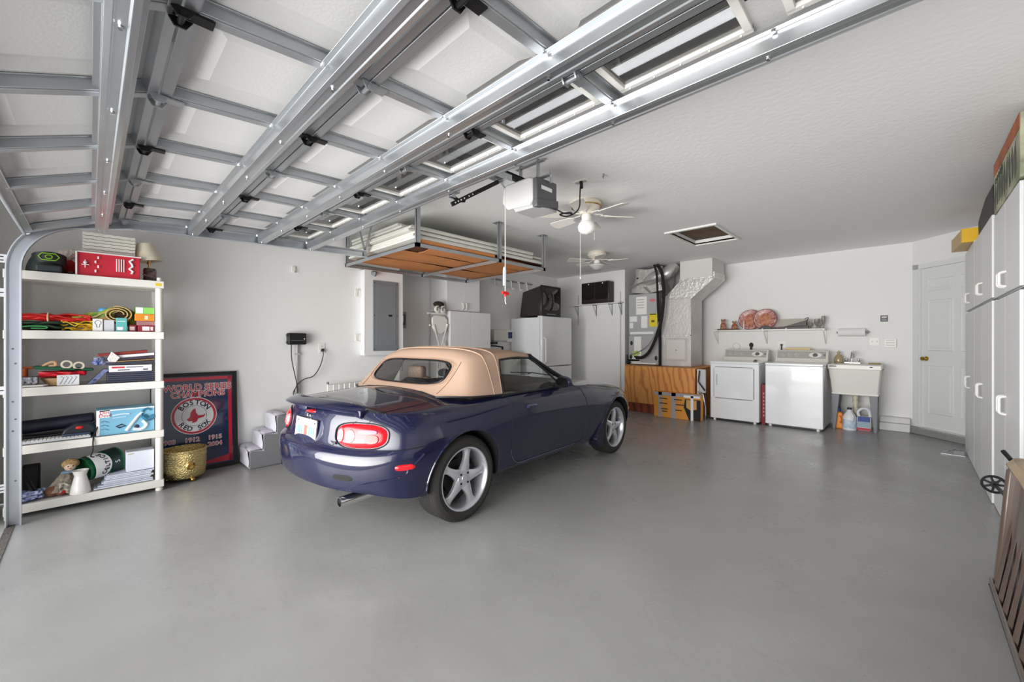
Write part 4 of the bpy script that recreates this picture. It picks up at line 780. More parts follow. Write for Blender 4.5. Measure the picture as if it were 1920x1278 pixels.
part('cabinet', MB().hexa([(-5.42, 5.78, 1.72), (-4.82, 5.7, 1.72), (-4.82, 6.26, 1.72), (-5.42, 6.16, 1.72)], [(-5.36, 5.8, 2.2), (-4.82, 5.7, 2.27), (-4.82, 6.26, 2.27), (-5.36, 6.15, 2.2)]), tvm, t, bevel=.02)
part('bezel', MB().box(-4.825, 5.69, 1.712, -4.79, 6.27, 2.28), mat('tv_bezel', (40, 34, 31), .25), t, bevel=.014)
part('screen', MB().grid(lambda u, v: (-4.792+.03*(1-(2*u-1)**2)*(1-(2*v-1)**2), 5.73+.5*u, 1.82+.42*v), 12, 12), mat('tv_screen', (34, 30, 28), .05, coat=1), t, 'curved dark glass screen')
part('controls', MB().box(-4.79, 5.85, 1.745, -4.784, 6.1, 1.765), greym, t)
# closet wall shelf with speakers
t = thing('closet_shelf', 'white bracketed shelf on the closet wall', 'shelf', (-4.5, 7.05, 1.99))
part('board', MB().box(-5.2, 6.98, 1.985, -3.95, 7.15, 2.003), whitep, t, bevel=.002)
for x_ in (-5.0, -4.56, -4.2, -3.99): part('bracket', MB().box(x_-.004, 7.135, 1.76, x_+.004, 7.15, 1.985).box(x_-.004, 7.0, 1.972, x_+.004, 7.15, 1.985).cyl((x_, 7.01, 1.975), (x_, 7.14, 1.78), .005, n=6), greym, t)
for x_ in (-5.0, -4.02): part('standard', MB().box(x_-.012, 7.138, 1.6 if x_ < -4.5 else .2, x_+.012, 7.149, 2.22), mat('rail_pale', (200, 200, 200), .4), t)
t = thing('speaker_box', 'black twin speaker box on the closet wall shelf', 'speakers', (-4.45, 7.0, 2.01))
part('case', MB().box(-4.78, 6.93, 2.004, -4.15, 7.12, 2.42), mat('speaker_brown', (46, 38, 35), .4), t, bevel=.014)
for x0_ in (-4.765, -4.455):
    part('grille', MB().prism([(x0_, 2.12), (x0_+.04, 2.08), (x0_+.24, 2.08), (x0_+.28, 2.12), (x0_+.28, 2.405), (x0_, 2.405)], 'y', 6.922, 6.932), mat('grille_black', (26, 20, 20), .3), t)
for x0_ in (-4.6, -4.28): part('badge', MB().cyl((x0_, 6.92, 2.385), (x0_, 6.917, 2.385), .012), inkw, t)
solo('clear_bottle', MB().lathe([(.001, 0), (.035, 0), (.035, .12), (.018, .17), (.015, .2), (.001, .2)], Matrix.Translation((-4.62, 7.0, 2.004)), 16), mat('clear_plastic', (210, 212, 212), .1, trans=.0), 'pale bottle half hidden at the left of the black speakers', 'bottle') if False else None

# ---------------------------------------------------------------- air handler, ducts and plywood platform
def woodmat(name, a, b, sc_=3., axis=(1, 1, .35), rough=.55):
    m = bpy.data.materials.new(name); m.use_nodes = True; nt = m.node_tree; bs = nt.nodes['Principled BSDF']; bs.inputs['Roughness'].default_value = rough
    tc = nt.nodes.new('ShaderNodeTexCoord'); mp = nt.nodes.new('ShaderNodeMapping'); mp.inputs['Scale'].default_value = axis; mp.inputs['Rotation'].default_value = (0, R(18), 0)
    wv = nt.nodes.new('ShaderNodeTexWave'); wv.inputs['Scale'].default_value = sc_; wv.inputs['Distortion'].default_value = 13; wv.inputs['Detail'].default_value = 3; wv.inputs['Detail Scale'].default_value = 1.1
    r = nt.nodes.new('ShaderNodeValToRGB'); r.color_ramp.elements[0].color = (*lin(b), 1); r.color_ramp.elements[1].color = (*lin(a), 1); r.color_ramp.elements[0].position = .0; r.color_ramp.elements[1].position = .5
    nt.links.new(tc.outputs['Object'], mp.inputs[0]); nt.links.new(mp.outputs[0], wv.inputs['Vector']); nt.links.new(wv.outputs['Fac'], r.inputs[0]); nt.links.new(r.outputs[0], bs.inputs['Base Color'])
    return m
ply = woodmat('plywood_orange', (218, 152, 82), (188, 116, 54), 3.4); redwood = woodmat('red_brown_board', (140, 66, 34), (90, 38, 20), 3, (1, 1, .2))
t = thing('plywood_platform', 'orange plywood platform under the air handler', 'platform', (-3.1, 7.2, 0))
part('front_panel', MB().box(-3.72, 6.76, .165, -2.48, 6.778, .815), ply, t, bevel=.001)
part('kick_board', MB().box(-3.72, 6.8, .0, -2.48, 6.82, .17), redwood, t, 'red brown board at the foot')
part('deck', MB().box(-3.72, 6.778, .797, -2.48, 7.14, .815).box(-3.9, 7.14, .797, -2.48, YB-.002, .815), ply, t)
part('support', MB().box(-2.55, 6.83, 0, -2.5, 7.9, .797), ply, t)
ah = thing('air_handler', 'grey air handler cabinet covered with paper labels on the plywood platform', 'air handler', (-3.5, 7.45, .815))
hv = mat('hvac_grey', (172, 173, 174), .45)
part('cabinet', MB().box(-3.83, 7.12, .83, -3.245, 7.7, 1.36).box(-3.83, 7.12, 1.38, -3.245, 7.7, 2.13).box(-3.82, 7.13, 1.36, -3.25, 7.69, 1.38), hv, ah, bevel=.004)
def yl(par, x0, x1, z0, z1, rgb, y=7.119, nm='paper_label'):
    return part(nm, MB().box(x0, y-.0025, z0, x1, y+.001, z1), mat('print_%d_%d_%d' % rgb, rgb, .5), par)
W_ = (236, 236, 232)
yl(ah, -3.68, -3.47, 1.75, 2.08, W_); yl(ah, -3.81, -3.66, 1.62, 1.72, W_); yl(ah, -3.81, -3.74, 1.5, 1.6, W_); yl(ah, -3.58, -3.46, 1.5, 1.72, W_)
yw = yl(ah, -3.42, -3.27, 1.52, 1.76, (226, 206, 40)); yl(yw, -3.41, -3.29, 1.735, 1.755, (70, 70, 40), 7.116, 'print'); yl(yw, -3.38, -3.32, 1.6, 1.64, (90, 84, 30), 7.116, 'print')
yl(ah, -3.8, -3.34, 1.385, 1.43, W_); yl(ah, -3.72, -3.58, .95, 1.34, W_); yl(ah, -3.8, -3.6, .86, .98, W_); yl(ah, -3.82, -3.3, .832, .86, W_)
for q in range(4): yl(ah, -3.66, -3.52, 2.02-q*.05, 2.03-q*.05, (150, 150, 150), 7.116, 'print')
part('badge', MB().lathe([(.001, 0), (.05, 0), (.05, .003), (.001, .003)], Matrix.Translation((-3.36, 7.119, 2.0)) @ Matrix.Rotation(R(90), 4, 'X') @ Matrix.Diagonal((1.2, .55, 1, 1)), 24), mat('badge_pink', (208, 120, 124), .5), ah, 'small oval pink badge')
for x_, z_ in ((-3.77, 1.22), (-3.78, .96), (-3.29, .95)): part('port_cap', MB().lathe([(.001, 0), (.028, 0), (.03, .012), (.001, .016)], Matrix.Translation((x_, 7.12, z_)) @ Matrix.Rotation(R(90), 4, 'X') @ Matrix.Diagonal((.8, 1.4, 1, 1)), 18), blackp, ah, 'black oval port')
part('green_tag', MB().prism([(-3.75, 1.06), (-3.65, 1.08), (-3.6, 1.03), (-3.66, .98), (-3.75, .98)], 'y', 7.1, 7.112), mat('tag_green', (176, 196, 110), .6), ah, 'pale green tag')
part('drain_pipe', MB().tube([(-3.83, 7.08, .9), (-3.6, 7.08, .9)], .018).tube([(-3.84, 7.06, .83), (-3.84, 7.06, 1.0)], .02).ball((-3.8, 7.05, .86), .04), blackp, ah, 'black drain fittings')
rl_ = thing('refrigerant_lines', 'thick black insulated pipes sweeping down in front of the air handler', 'pipes', (-3.2, 7.05, .82))
bk = mat('foam_insulation', (30, 28, 28), .85)
part('pipe', MB().tube(catmull([(-3.22, 7.0, 2.61), (-3.13, 6.99, 2.45), (-3.09, 6.98, 2.1), (-3.12, 6.98, 1.7), (-3.2, 6.98, 1.4), (-3.34, 6.99, 1.1), (-3.48, 7.0, .97), (-3.64, 7.05, .95)], 8), .028, 10), bk, rl_, angle=60)
part('pipe', MB().tube(catmull([(-3.26, 6.97, 2.61), (-3.21, 6.97, 2.4), (-3.21, 7.02, 1.8), (-3.2, 7.06, 1.3), (-3.2, 7.06, .82)], 6), .02, 10), bk, rl_, angle=60)
part('wire', MB().tube(catmull([(-3.18, 7.0, 1.6), (-3.28, 7.02, 1.35), (-3.45, 7.05, 1.15), (-3.68, 7.08, 1.03), (-3.78, 7.09, 1.01)], 6), .006), greym, rl_)
part('wire', MB().tube(catmull([(-2.9, 7.02, 2.5), (-3.02, 7.03, 2.3), (-3.06, 7.03, 2.05)], 6), .006), blackp, rl_)
dk = thing('supply_duct', 'crumpled silver foil duct on top of the air handler', 'duct', (-3.5, 7.45, 2.13))
part('plenum', MB().grid(lambda u, v: (lambda a, w_: (-3.5+(.3+.02*math.sin(u*31+v*7))*max(-1, min(1, 1.35*math.cos(a)))*(1-.15*v)+.05*v, 7.42+.27*max(-1, min(1, 1.35*math.sin(a))), 2.155+.44*v+.018*math.sin(u*23)))(2*math.pi*u, 0), 40, 10, cu=True), foil, dk, angle=60)
part('flex_duct', MB().tube(catmull([(-3.5, 7.25, 2.35), (-3.32, 7.18, 2.42), (-3.12, 7.22, 2.48), (-3.02, 7.3, 2.6)], 6), .12, 16), foil, dk, angle=60)
part('tape_band', MB().tube([(-3.8, 7.1, 2.26), (-3.6, 7.08, 2.32), (-3.25, 7.07, 2.36)], .014, 6).tube([(-3.4, 7.08, 2.14), (-3.5, 7.07, 2.25)], .01, 6), mat('foil_tape', (170, 168, 165), .3, .8), dk)
part('hole', MB().cyl((-3.66, 7.14, 2.43), (-3.66, 7.12, 2.43), .014), blackp, dk)
rd = thing('return_duct', 'tall white wrapped return duct bending up to the ceiling beside the air handler', 'duct', (-2.85, 7.4, .815))
D0, D1 = 7.13, 7.65
part('riser', MB().box(-3.2, D0, .817, -2.68, D1, 2.0), mat('duct_wrap_white', (206, 202, 200), .4, .35, bump=.35, bscale=25, var=.1, vscale=7), rd, bevel=.006)
part('offset_section', MB().prism([(-3.2, 1.98), (-2.68, 1.98), (-2.3, 2.3), (-2.3, 2.4), (-2.86, 2.4), (-2.86, 2.3)], 'y', D0+.002, D1), foil, rd, angle=30)
part('top_section', MB().box(-2.86, D0-.02, 2.3, -2.33, D1+.05, ZC-.001), mat('duct_board_white', (214, 212, 208), .6), rd, 'plain white upper box', bevel=.006)
part('tape_band', MB().box(-2.87, D0-.024, 2.295, -2.32, D0-.018, 2.325).box(-3.2, D0-.006, 2.0, -2.68, D0, 2.015).box(-3.2, D0-.006, 1.34, -2.68, D0, 1.36).box(-2.69, D0-.006, .82, -2.68, D0, 2.0).box(-2.7, D0-.02, 2.3, -2.68, D0, 2.305), foil, rd)
part('filter_door', MB().tube([(-3.12, D0-.004, .92), (-2.75, D0-.004, .92), (-2.75, D0-.004, 1.3), (-3.12, D0-.004, 1.3)], .008, 4, True).box(-3.1, D0-.01, .94, -2.77, D0-.001, 1.28), mat('filter_panel', (212, 208, 204), .5, .2), rd, bevel=.003)
part('filter_screw', MB().cyl((-2.93, D0-.01, 1.1), (-2.93, D0-.016, 1.1), .01), greym, rd)

# things between the platform and the dryer
t = thing('carton', 'orange and grey taped carton standing on the floor before the plywood', 'carton', (-2.7, 6.66, 0))
part('board', MB().box(-3.1, 6.62, 0, -2.335, 6.72, .415), mat('carton_orange', (216, 146, 58), .6), t, bevel=.004)
Y = 6.62
for x0_, x1_, z0_, z1_ in ((-3.02, -2.96, 0, .414), (-2.8, -2.73, 0, .414), (-3.09, -2.34, .36, .414)): yl(t, x0_, x1_, z0_, z1_, (160, 158, 162), Y, 'tape')
part('picture', MB().prism([(-2.58, .33), (-2.6, .2), (-2.52, .002), (-2.34, .002), (-2.34, .33)], 'y', Y-.003, Y), blackp, t, 'black printed picture')
part('picture', MB().prism([(-2.56, .32), (-2.56, .2), (-2.5, .16), (-2.4, .18), (-2.4, .32)], 'y', Y-.005, Y-.003), mat('pic_tan', (206, 158, 96), .5), t)
part('tape', MB().box(-2.49, Y-.008, 0, -2.45, Y-.005, .4).box(-2.6, Y-.008, .355, -2.35, Y-.005, .39), inkw, t, 'white strap')
for q, (x_, z_, s_) in enumerate(((-2.92, .3, .05), (-2.68, .3, .05), (-2.92, .22, .05), (-2.65, .22, .05), (-2.9, .13, .04), (-2.67, .13, .04), (-2.9, .09, .03))): yl(t, x_-.03-s_, x_+s_, z_, z_+.016, (60, 50, 40), Y-.001, 'print')
t = thing('folded_chair', 'silver and black folded lawn chair squeezed between the platform and the dryer', 'folding chair', (-2.42, 6.9, 0))
part('fabric', MB().box(-2.47, 6.88, .42, -2.36, 6.92, .8), mat('silver_fabric', (200, 200, 204), .4, bump=.5, bscale=20), t, bevel=.01)
part('side_panel', MB().box(-2.475, 6.84, .3, -2.45, 6.95, .8), whitep, t, bevel=.004)
part('leg', MB().tube([(-2.44, 6.85, .78), (-2.45, 6.83, .6), (-2.38, 6.84, .5), (-2.36, 6.86, .46)], .012), blackp, t); part('leg', MB().tube([(-2.45, 6.82, .45), (-2.38, 6.83, .4), (-2.35, 6.84, .2), (-2.35, 6.85, .01)], .013), chrome, t)
part('leg', MB().tube([(-2.37, 6.9, .42), (-2.36, 6.9, .0)], .014), blackp, t)

# ---------------------------------------------------------------- laundry
def laundry(nm, label, cat, x0, x1, yf, door):
    t = thing(nm, label, cat, ((x0+x1)/2, 7.35, 0))
    part('cabinet', MB().box(x0, yf, .03, x1, 7.72, .9), whitegl, t, bevel=.01)
    part('top_panel', MB().box(x0-.003, yf-.012, .9, x1+.003, 7.72, .935), whitegl, t, bevel=.01)
    part('backguard', MB().hexa([(x0+.02, 7.5, .935), (x1-.0, 7.5, .935), (x1-.0, 7.7, .935), (x0+.02, 7.7, .935)], [(x0+.03, 7.6, 1.115), (x1-.01, 7.6, 1.115), (x1-.01, 7.7, 1.115), (x0+.03, 7.7, 1.115)]), mat('enamel_cream', (226, 224, 216), .3), t, bevel=.014)
    F = frame((x0, 7.5, .935), (1, 0, 0), (0, .1, .18)); S = x1-x0
    cp = part('control_panel', MB().box(.05, .065, -.002, S-.03, .19, .004, F), mat('panel_taupe', (176, 174, 170), .35), t, bevel=.003)
    for q in (.13, .21, .3): part('knob', MB().lathe([(.001, .025), (.014, .025), (.018, .004), (.028, .002), (.028, .0), (.001, 0)], F @ Matrix.Translation((q, .125, .004)), 20), mat('knob_silver', (206, 204, 198), .3, .3), cp)
    part('dial_plate', MB().lathe([(.001, .002), (.045, .002), (.045, 0), (.001, 0)], F @ Matrix.Translation((S*.77, .125, .004)) @ Matrix.Diagonal((1.75, .95, 1, 1)), 32), whitep, cp)
    part('dial', MB().lathe([(.001, .03), (.018, .03), (.026, .004), (.032, 0), (.001, 0)], F @ Matrix.Translation((S*.77, .125, .006)), 24), mat('dial_grey2', (120, 118, 116), .3, .3), cp)
    part('button', MB().lathe([(.001, .014), (.01, .014), (.013, 0), (.001, 0)], F @ Matrix.Translation((S*.93, .125, .004)), 14), greym, cp)
    if door:
        a, b, c, d = x0+.06, x1-.07, .36, .845
        part('door', MB().box(a, yf-.02, c, b, yf, d), whitegl, t, bevel=.012, seg=3)
        part('door_seam', MB().tube([(a-.004, yf-.001, c+.02), (a+.02, yf-.001, c-.005), (b-.02, yf-.001, c-.005), (b+.005, yf-.001, c+.02), (b+.005, yf-.001, d-.02), (b-.02, yf-.001, d+.005), (a+.02, yf-.001, d+.005), (a-.004, yf-.001, d-.02)], .0045, 6, True), greym, t)
        part('door_handle', MB().box(a+.035, yf-.026, c+.2, a+.055, yf-.019, c+.37), mat('recess_grey', (190, 192, 196), .3), t, bevel=.003)
        part('lint_screen', MB().prism([(x1-.16, .936), (x1-.12, .936), (x1-.14, .96)], 'y', 7.3, 7.42), blackp, t)
    part('kick_gap', MB().box(x0+.02, yf+.03, .005, x1-.02, 7.7, .03), blackp, t)
    for x_ in (x0+.06, x1-.06): part('foot', MB().cyl((x_, yf+.03, 0), (x_, yf+.03, .03), .02), whitep, t)
    return t
laundry('dryer', 'white clothes dryer with a square front door', 'dryer', -2.315, -1.625, 6.97, True)
laundry('washing_machine', 'white top loading washing machine with plain front', 'washing machine', -1.555, -.86, 7.03, False)
t = thing('red_carton', 'dark red printed box wedged between the dryer and the washing machine', 'box', (-1.59, 7.2, 0))
part('box_body', MB().box(-1.618, 7.08, 0, -1.563, 7.45, .6), mat('box_crimson', (128, 20, 34), .5), t, bevel=.003)
for q in range(7): part('print', MB().box(-1.597, 7.077, .12+q*.055, -1.578, 7.08, .15+q*.055), mat('print_pinkish', (200, 130, 136), .5), t)
def plate(x, zz, label, w, m, dark=None, plug=False):
    t = thing('wall_plate', label, 'wall plate', (x, YB-.004, zz)); part('cover_plate', MB().box(x-w/2, YB-.008, zz-.055, x+w/2, YB-.001, zz+.055), m, t, bevel=.002)
    return t
t = plate(-1.96, 1.19, 'white outlet with a black plug on the wall above the dryer', .14, whitep)
part('plug', MB().ball((-1.96, YB-.04, 1.19), .034, (.9, .8, 1.2)).cyl((-1.96, YB-.05, 1.18), (-1.96, YB-.06, 1.1), .014), blackp, t, 'black plug')
t = plate(-1.52, 1.2, 'white outlet with a dark lead above the washing machine', .12, whitep)
part('plug', MB().box(-1.535, YB-.04, 1.18, -1.505, YB-.008, 1.21).tube([(-1.52, YB-.03, 1.19), (-1.52, YB-.035, 1.02)], .009), mat('lead_grey'), t, 'dark lead')
solo('cable_loop', MB().tube([(-2.2+.058*math.cos(R(q)), YB-.02, 1.165+.058*math.sin(R(q))) for q in range(0, 360, 15)], .006, 6, True), whitep, 'round loop of pale cable on the wall above the dryer', 'cable')
solo('wooden_board', MB().box(-1.44, 7.735, 1.0, -1.11, 7.755, 1.15), mat('board_beech', (216, 190, 146), .5), 'pale wooden board standing behind the washing machine', 'board', bevel=.002)
t = thing('laundry_shelf', 'white shelf on brackets above the laundry machines', 'shelf', (-1.7, 7.8, 1.43))
part('board', MB().box(-2.52, 7.68, 1.43, -.92, YB-.001, 1.448), whitep, t, bevel=.002)
for x_ in (-2.5, -1.73, -.94): part('bracket', MB().box(x_-.008, YB-.012, 1.2, x_+.008, YB-.001, 1.43).box(x_-.008, 7.7, 1.42, x_+.008, YB-.002, 1.43).cyl((x_, 7.71, 1.42), (x_, YB-.012, 1.215), .008, n=8), whitep, t)
for x_ in (-1.75, -1.42): part('clip', MB().box(x_, 7.672, 1.425, x_+.02, 7.68, 1.462), whitep, t)
zz = 1.449
def figurine(x, h, label):
    t = thing('figurine', label, 'figurine', (x, 7.76, zz))
    mf = mat('figurine_brown', (128, 84, 60), .5, var=.8, vscale=30, c2=(196, 150, 120))
    part('body', MB().lathe([(.001, 0), (.045, 0), (.05, .02), (.045, h*.5), (.028, h*.68), (.001, h*.7)], Matrix.Translation((x, 7.76, zz)), 16), mf, t)
    part('head', MB().ball((x, 7.755, zz+h*.8), h*.17), mf, t); part('ear', MB().ball((x-.025, 7.755, zz+h*.95), .014), mf, t); part('ear', MB().ball((x+.025, 7.755, zz+h*.95), .014), mf, t)
    part('scarf', MB().ball((x, 7.735, zz+h*.55), .03, (1, .6, .5)), mat('figurine_red', (170, 70, 60), .5), t)
figurine(-2.36, .19, 'taller brown bear figurine at the left end of the laundry shelf'); figurine(-2.18, .15, 'shorter brown figurine, second from the left end of the laundry shelf')
t_ = MB().box(-2.44, 7.69, zz, -2.1, 7.72, zz+.02); solo('branch', t_, mat('branch_brown', (110, 84, 66), .8), 'thin dark strip of wood before the two figurines', 'strip')
solo('candle_holder', MB().lathe([(.001, 0), (.024, 0), (.01, .01), (.006, .13), (.012, .14), (.001, .14)], Matrix.Translation((-2.02, 7.7, zz)), 16), whitep, 'slim white candlestick before the plates', 'candlestick')
def dish(x, y, label, rr=.17):
    t = thing('plate', label, 'plate', (x, y, zz)); T = Matrix.Translation((x, y, zz+rr*.98)) @ Matrix.Rotation(R(90-10), 4, 'X')
    part('rim', MB().lathe([(.105, .004), (rr, .02), (rr+.002, .017), (.105, -.002)], T, 48, True), mat('plate_rim', (216, 176, 166), .3, var=.8, vscale=26, c2=(150, 84, 82)), t)
    part('well', MB().lathe([(.001, .003), (.105, .004), (.105, -.002), (.001, -.003)], T, 48), mat('plate_centre', (208, 150, 122), .3, var=.8, vscale=18, c2=(168, 92, 70)), t)
    part('edge_band', MB().lathe([(rr-.006, .0195), (rr+.003, .021), (rr+.004, .018)], T, 48), mat('plate_edge', (120, 62, 62), .3), t)
dish(-1.95, 7.8, 'left of the two red patterned plates standing on the laundry shelf'); dish(-1.72, 7.77, 'right of the two red patterned plates standing on the laundry shelf')
t = thing('black_tongs', 'black flat tongs lying with a small black cap on the laundry shelf', 'tongs', (-1.4, 7.72, zz))
part('body', MB().hexa([(-1.62, 7.7, zz+.008), (-1.12, 7.7, zz+.008), (-1.12, 7.76, zz+.008), (-1.62, 7.76, zz+.008)], [(-1.62, 7.7, zz+.03), (-1.12, 7.7, zz+.04), (-1.12, 7.76, zz+.04), (-1.62, 7.76, zz+.03)]).hexa([(-1.45, 7.71, zz+.035), (-1.15, 7.71, zz+.05), (-1.15, 7.75, zz+.05), (-1.45, 7.75, zz+.035)], [(-1.4, 7.71, zz+.05), (-1.15, 7.71, zz+.13), (-1.15, 7.75, zz+.13), (-1.4, 7.75, zz+.05)]), mat('tongs_brown', (46, 36, 36), .4), t, bevel=.004)
part('wire', MB().tube(catmull([(-1.15, 7.73, zz+.12), (-1.13, 7.73, zz+.17), (-1.18, 7.73, zz+.15)], 5), .005), blackp, t)
solo('black_cap', MB().ball((-1.7, 7.705, zz+.012), .08, (1.1, .25, .5)), blackp, 'small domed black lid lying before the right hand plate', 'lid') if False else None
solo('domed_cover', MB().prism([(-1.81, zz), (-1.6, zz), (-1.62, zz+.03), (-1.66, zz+.055), (-1.71, zz+.062), (-1.76, zz+.05)], 'y', 7.69, 7.705), blackp, 'black domed lid standing before the right hand plate', 'lid', bevel=.002)
solo('table_runner', MB().prism([(-1.56, zz+.045), (-1.55, zz+.16), (-1.3, zz+.165), (-1.1, zz+.15), (-1.12, zz+.045)], 'y', 7.86, 7.872), mat('linen_grey', (188, 182, 172), .8), 'pale grey folded linen standing behind the black tongs', 'linen', bevel=.002)
gl = mat('cut_glass', (222, 216, 208), .08, trans=.75, ior=1.3)
for i, (x, h, r_, lb) in enumerate(((-1.11, .09, .04, 'low round glass bowl, leftmost of the glassware on the laundry shelf'), (-1.03, .15, .04, 'tall clear glass goblet left of the middle in the glassware group'), (-.99, .08, .035, 'short glass cup in front of the goblets'), (-.95, .19, .028, 'slim clear glass vase, tallest of the glassware by the shelf end'))):
    solo('glass', MB().lathe([(.001, 0), (r_*.8, 0), (r_*.3, .015), (r_*.4, h*.3), (r_, h*.6), (r_*.95, h), (r_*.85, h), (r_*.9, h*.6), (r_*.3, h*.35), (.001, h*.33)], Matrix.Translation((x, 7.74+.05*(i % 2), zz)), 24), gl, lb, 'glass', 'glassware on the laundry shelf')
# utility sink
t = thing('utility_sink', 'white plastic utility sink on grey legs beside the washing machine', 'sink', (-.58, 7.62, 0))
sw = mat('sink_white', (230, 229, 222), .3)
a0_, a1_, b0_, b1_ = -.852, -.275, 7.36, 7.86
part('basin', MB().hexa([(a0_+.05, b0_+.06, .5), (a1_-.04, b0_+.06, .5), (a1_-.04, b1_-.05, .5), (a0_+.05, b1_-.05, .5)], [(a0_+.01, b0_+.01, .87), (a1_-.01, b0_+.01, .87), (a1_-.01, b1_-.01, .87), (a0_+.01, b1_-.01, .87)]).box(a0_+.04, b0_+.045, .5, a1_-.03, b1_-.05, .535), sw, t, bevel=.012)
part('rim', MB().box(a0_, b0_, .86, a1_, b0_+.05, .925).box(a0_, b1_-.09, .86, a1_, b1_, .925).box(a0_, b0_+.05, .86, a0_+.05, b1_-.09, .925).box(a1_-.05, b0_+.05, .86, a1_, b1_-.09, .925), sw, t, bevel=.008)
part('label', MB().box(a0_+.02, b0_-.001, .895, a0_+.1, b0_, .908), ink, t); part('label', MB().box(a1_-.12, b0_-.001, .895, a1_-.09, b0_, .906), ink, t)
for x0_, s_ in ((a0_+.05, 1), (a1_-.05, -1)):
    for y_ in (b0_+.08, b1_-.1): part('leg', MB().hexa([(x0_, y_, .0), (x0_+s_*.03, y_, .0), (x0_+s_*.03, y_+.03, .0), (x0_, y_+.03, .0)], [(x0_-s_*.01, y_-.02, .5), (x0_+s_*.08, y_-.02, .5), (x0_+s_*.08, y_+.06, .5), (x0_-s_*.01, y_+.06, .5)]), mat('sink_leg_grey', (128, 131, 137), .4), t, bevel=.004)
part('faucet', MB().tube(catmull([(-.62, 7.8, .93), (-.62, 7.8, 1.03), (-.61, 7.77, 1.1), (-.59, 7.7, 1.08), (-.585, 7.67, 1.02)], 6), .011, 10).box(-.7, 7.77, .926, -.52, 7.83, .945), chrome, t, bevel=.002)
for x_ in (-.68, -.54): part('tap_handle', MB().cyl((x_, 7.8, .945), (x_, 7.8, .98), .016, .022).ball((x_, 7.8, .985), .02), chrome, t)
part('drain', MB().cyl((-.57, 7.72, .5), (-.57, 7.72, .42), .035).cyl((-.57, 7.72, .42), (-.57, 7.72, .22), .024).tube(catmull([(-.57, 7.72, .24), (-.56, 7.76, .18), (-.55, 7.82, .22), (-.55, 7.94, .26)], 6), .022).cyl((-.57, 7.72, .4), (-.57, 7.72, .36), .036).cyl((-.57, 7.72, .3), (-.57, 7.72, .27), .033), mat('pvc_cream', (226, 218, 196), .4), t)
solo('soap_bottle', MB().lathe([(.001, 0), (.05, 0), (.055, .03), (.052, .08), (.03, .12), (.014, .135), (.014, .15), (.022, .155), (.02, .17), (.006, .175), (.001, .2)], Matrix.Translation((-.77, 7.8, .926)) @ Matrix.Diagonal((1, .6, 1, 1)), 24), mat('soap_amber', (196, 176, 140), .15, trans=.35), 'amber soap bottle with a pump on the left of the sink', 'bottle')
solo('scrub_brush', MB().box(-.43, 7.74, .926, -.3, 7.79, .945), mat('brush_gold', (172, 144, 84), .5, bump=.6, bscale=80), 'small tan brush on the right of the sink rim', 'brush', bevel=.006)
# bottles below the sink
t = thing('detergent_bottle', 'orange detergent bottle with a blue cap under the sink', 'bottle', (-.74, 7.5, 0))
part('bottle', MB().prism([(-.8, 0), (-.69, 0), (-.685, .16), (-.7, .22), (-.72, .24), (-.77, .24), (-.79, .2)], 'y', 7.5, 7.58), mat('detergent_orange', (234, 138, 30), .3), t, bevel=.015, seg=3)
part('cap', MB().cyl((-.745, 7.54, .24), (-.745, 7.54, .3), .03, .026), mat('cap_blue', (50, 66, 130), .4), t, 'dark blue cap')
part('grip', MB().tube(catmull([(-.72, 7.495, .19), (-.7, 7.495, .14), (-.715, 7.495, .08)], 5), .012), mat('detergent_shade', (206, 112, 20), .3), t)
t = thing('bleach_jug', 'white jug with pale blue label and dark cap under the sink', 'jug', (-.62, 7.5, 0))
part('jug', MB().lathe([(.001, 0), (.078, 0), (.08, .02), (.08, .17), (.06, .22), (.03, .265), (.024, .29), (.001, .29)], Matrix.Translation((-.62, 7.52, 0)), 28), mat('jug_white', (232, 234, 238), .35), t)
part('cap', MB().cyl((-.62, 7.52, .285), (-.62, 7.52, .312), .027), mat('cap_navy', (34, 36, 60), .4), t)
part('label', MB().lathe([(.0812, .03), (.0812, .15)], Matrix.Translation((-.62, 7.52, 0)), 28), mat('label_sky', (150, 190, 222), .4, var=1, vscale=26, c2=(228, 234, 240)), t, 'pale blue and white label')
part('handle', MB().tube(catmull([(-.6, 7.46, .25), (-.575, 7.44, .2), (-.585, 7.45, .13)], 5), .012), mat('jug_white'), t)
t = thing('cleaner_jug', 'white handled jug with blue and red label under the sink', 'jug', (-.46, 7.55, 0))
part('jug', MB().box(-.54, 7.52, 0, -.39, 7.62, .2), mat('jug_white'), t, bevel=.02, seg=3)
part('handle', MB().tube(catmull([(-.52, 7.57, .19), (-.53, 7.57, .26), (-.48, 7.57, .31), (-.42, 7.57, .29), (-.4, 7.57, .2)], 6), .018), mat('jug_white'), t)
yl(t, -.53, -.4, .13, .2, (58, 78, 150), 7.519, 'label'); yl(t, -.53, -.4, .05, .13, (150, 176, 190), 7.519, 'label'); yl(t, -.535, -.395, .01, .045, (196, 50, 70), 7.519, 'label')
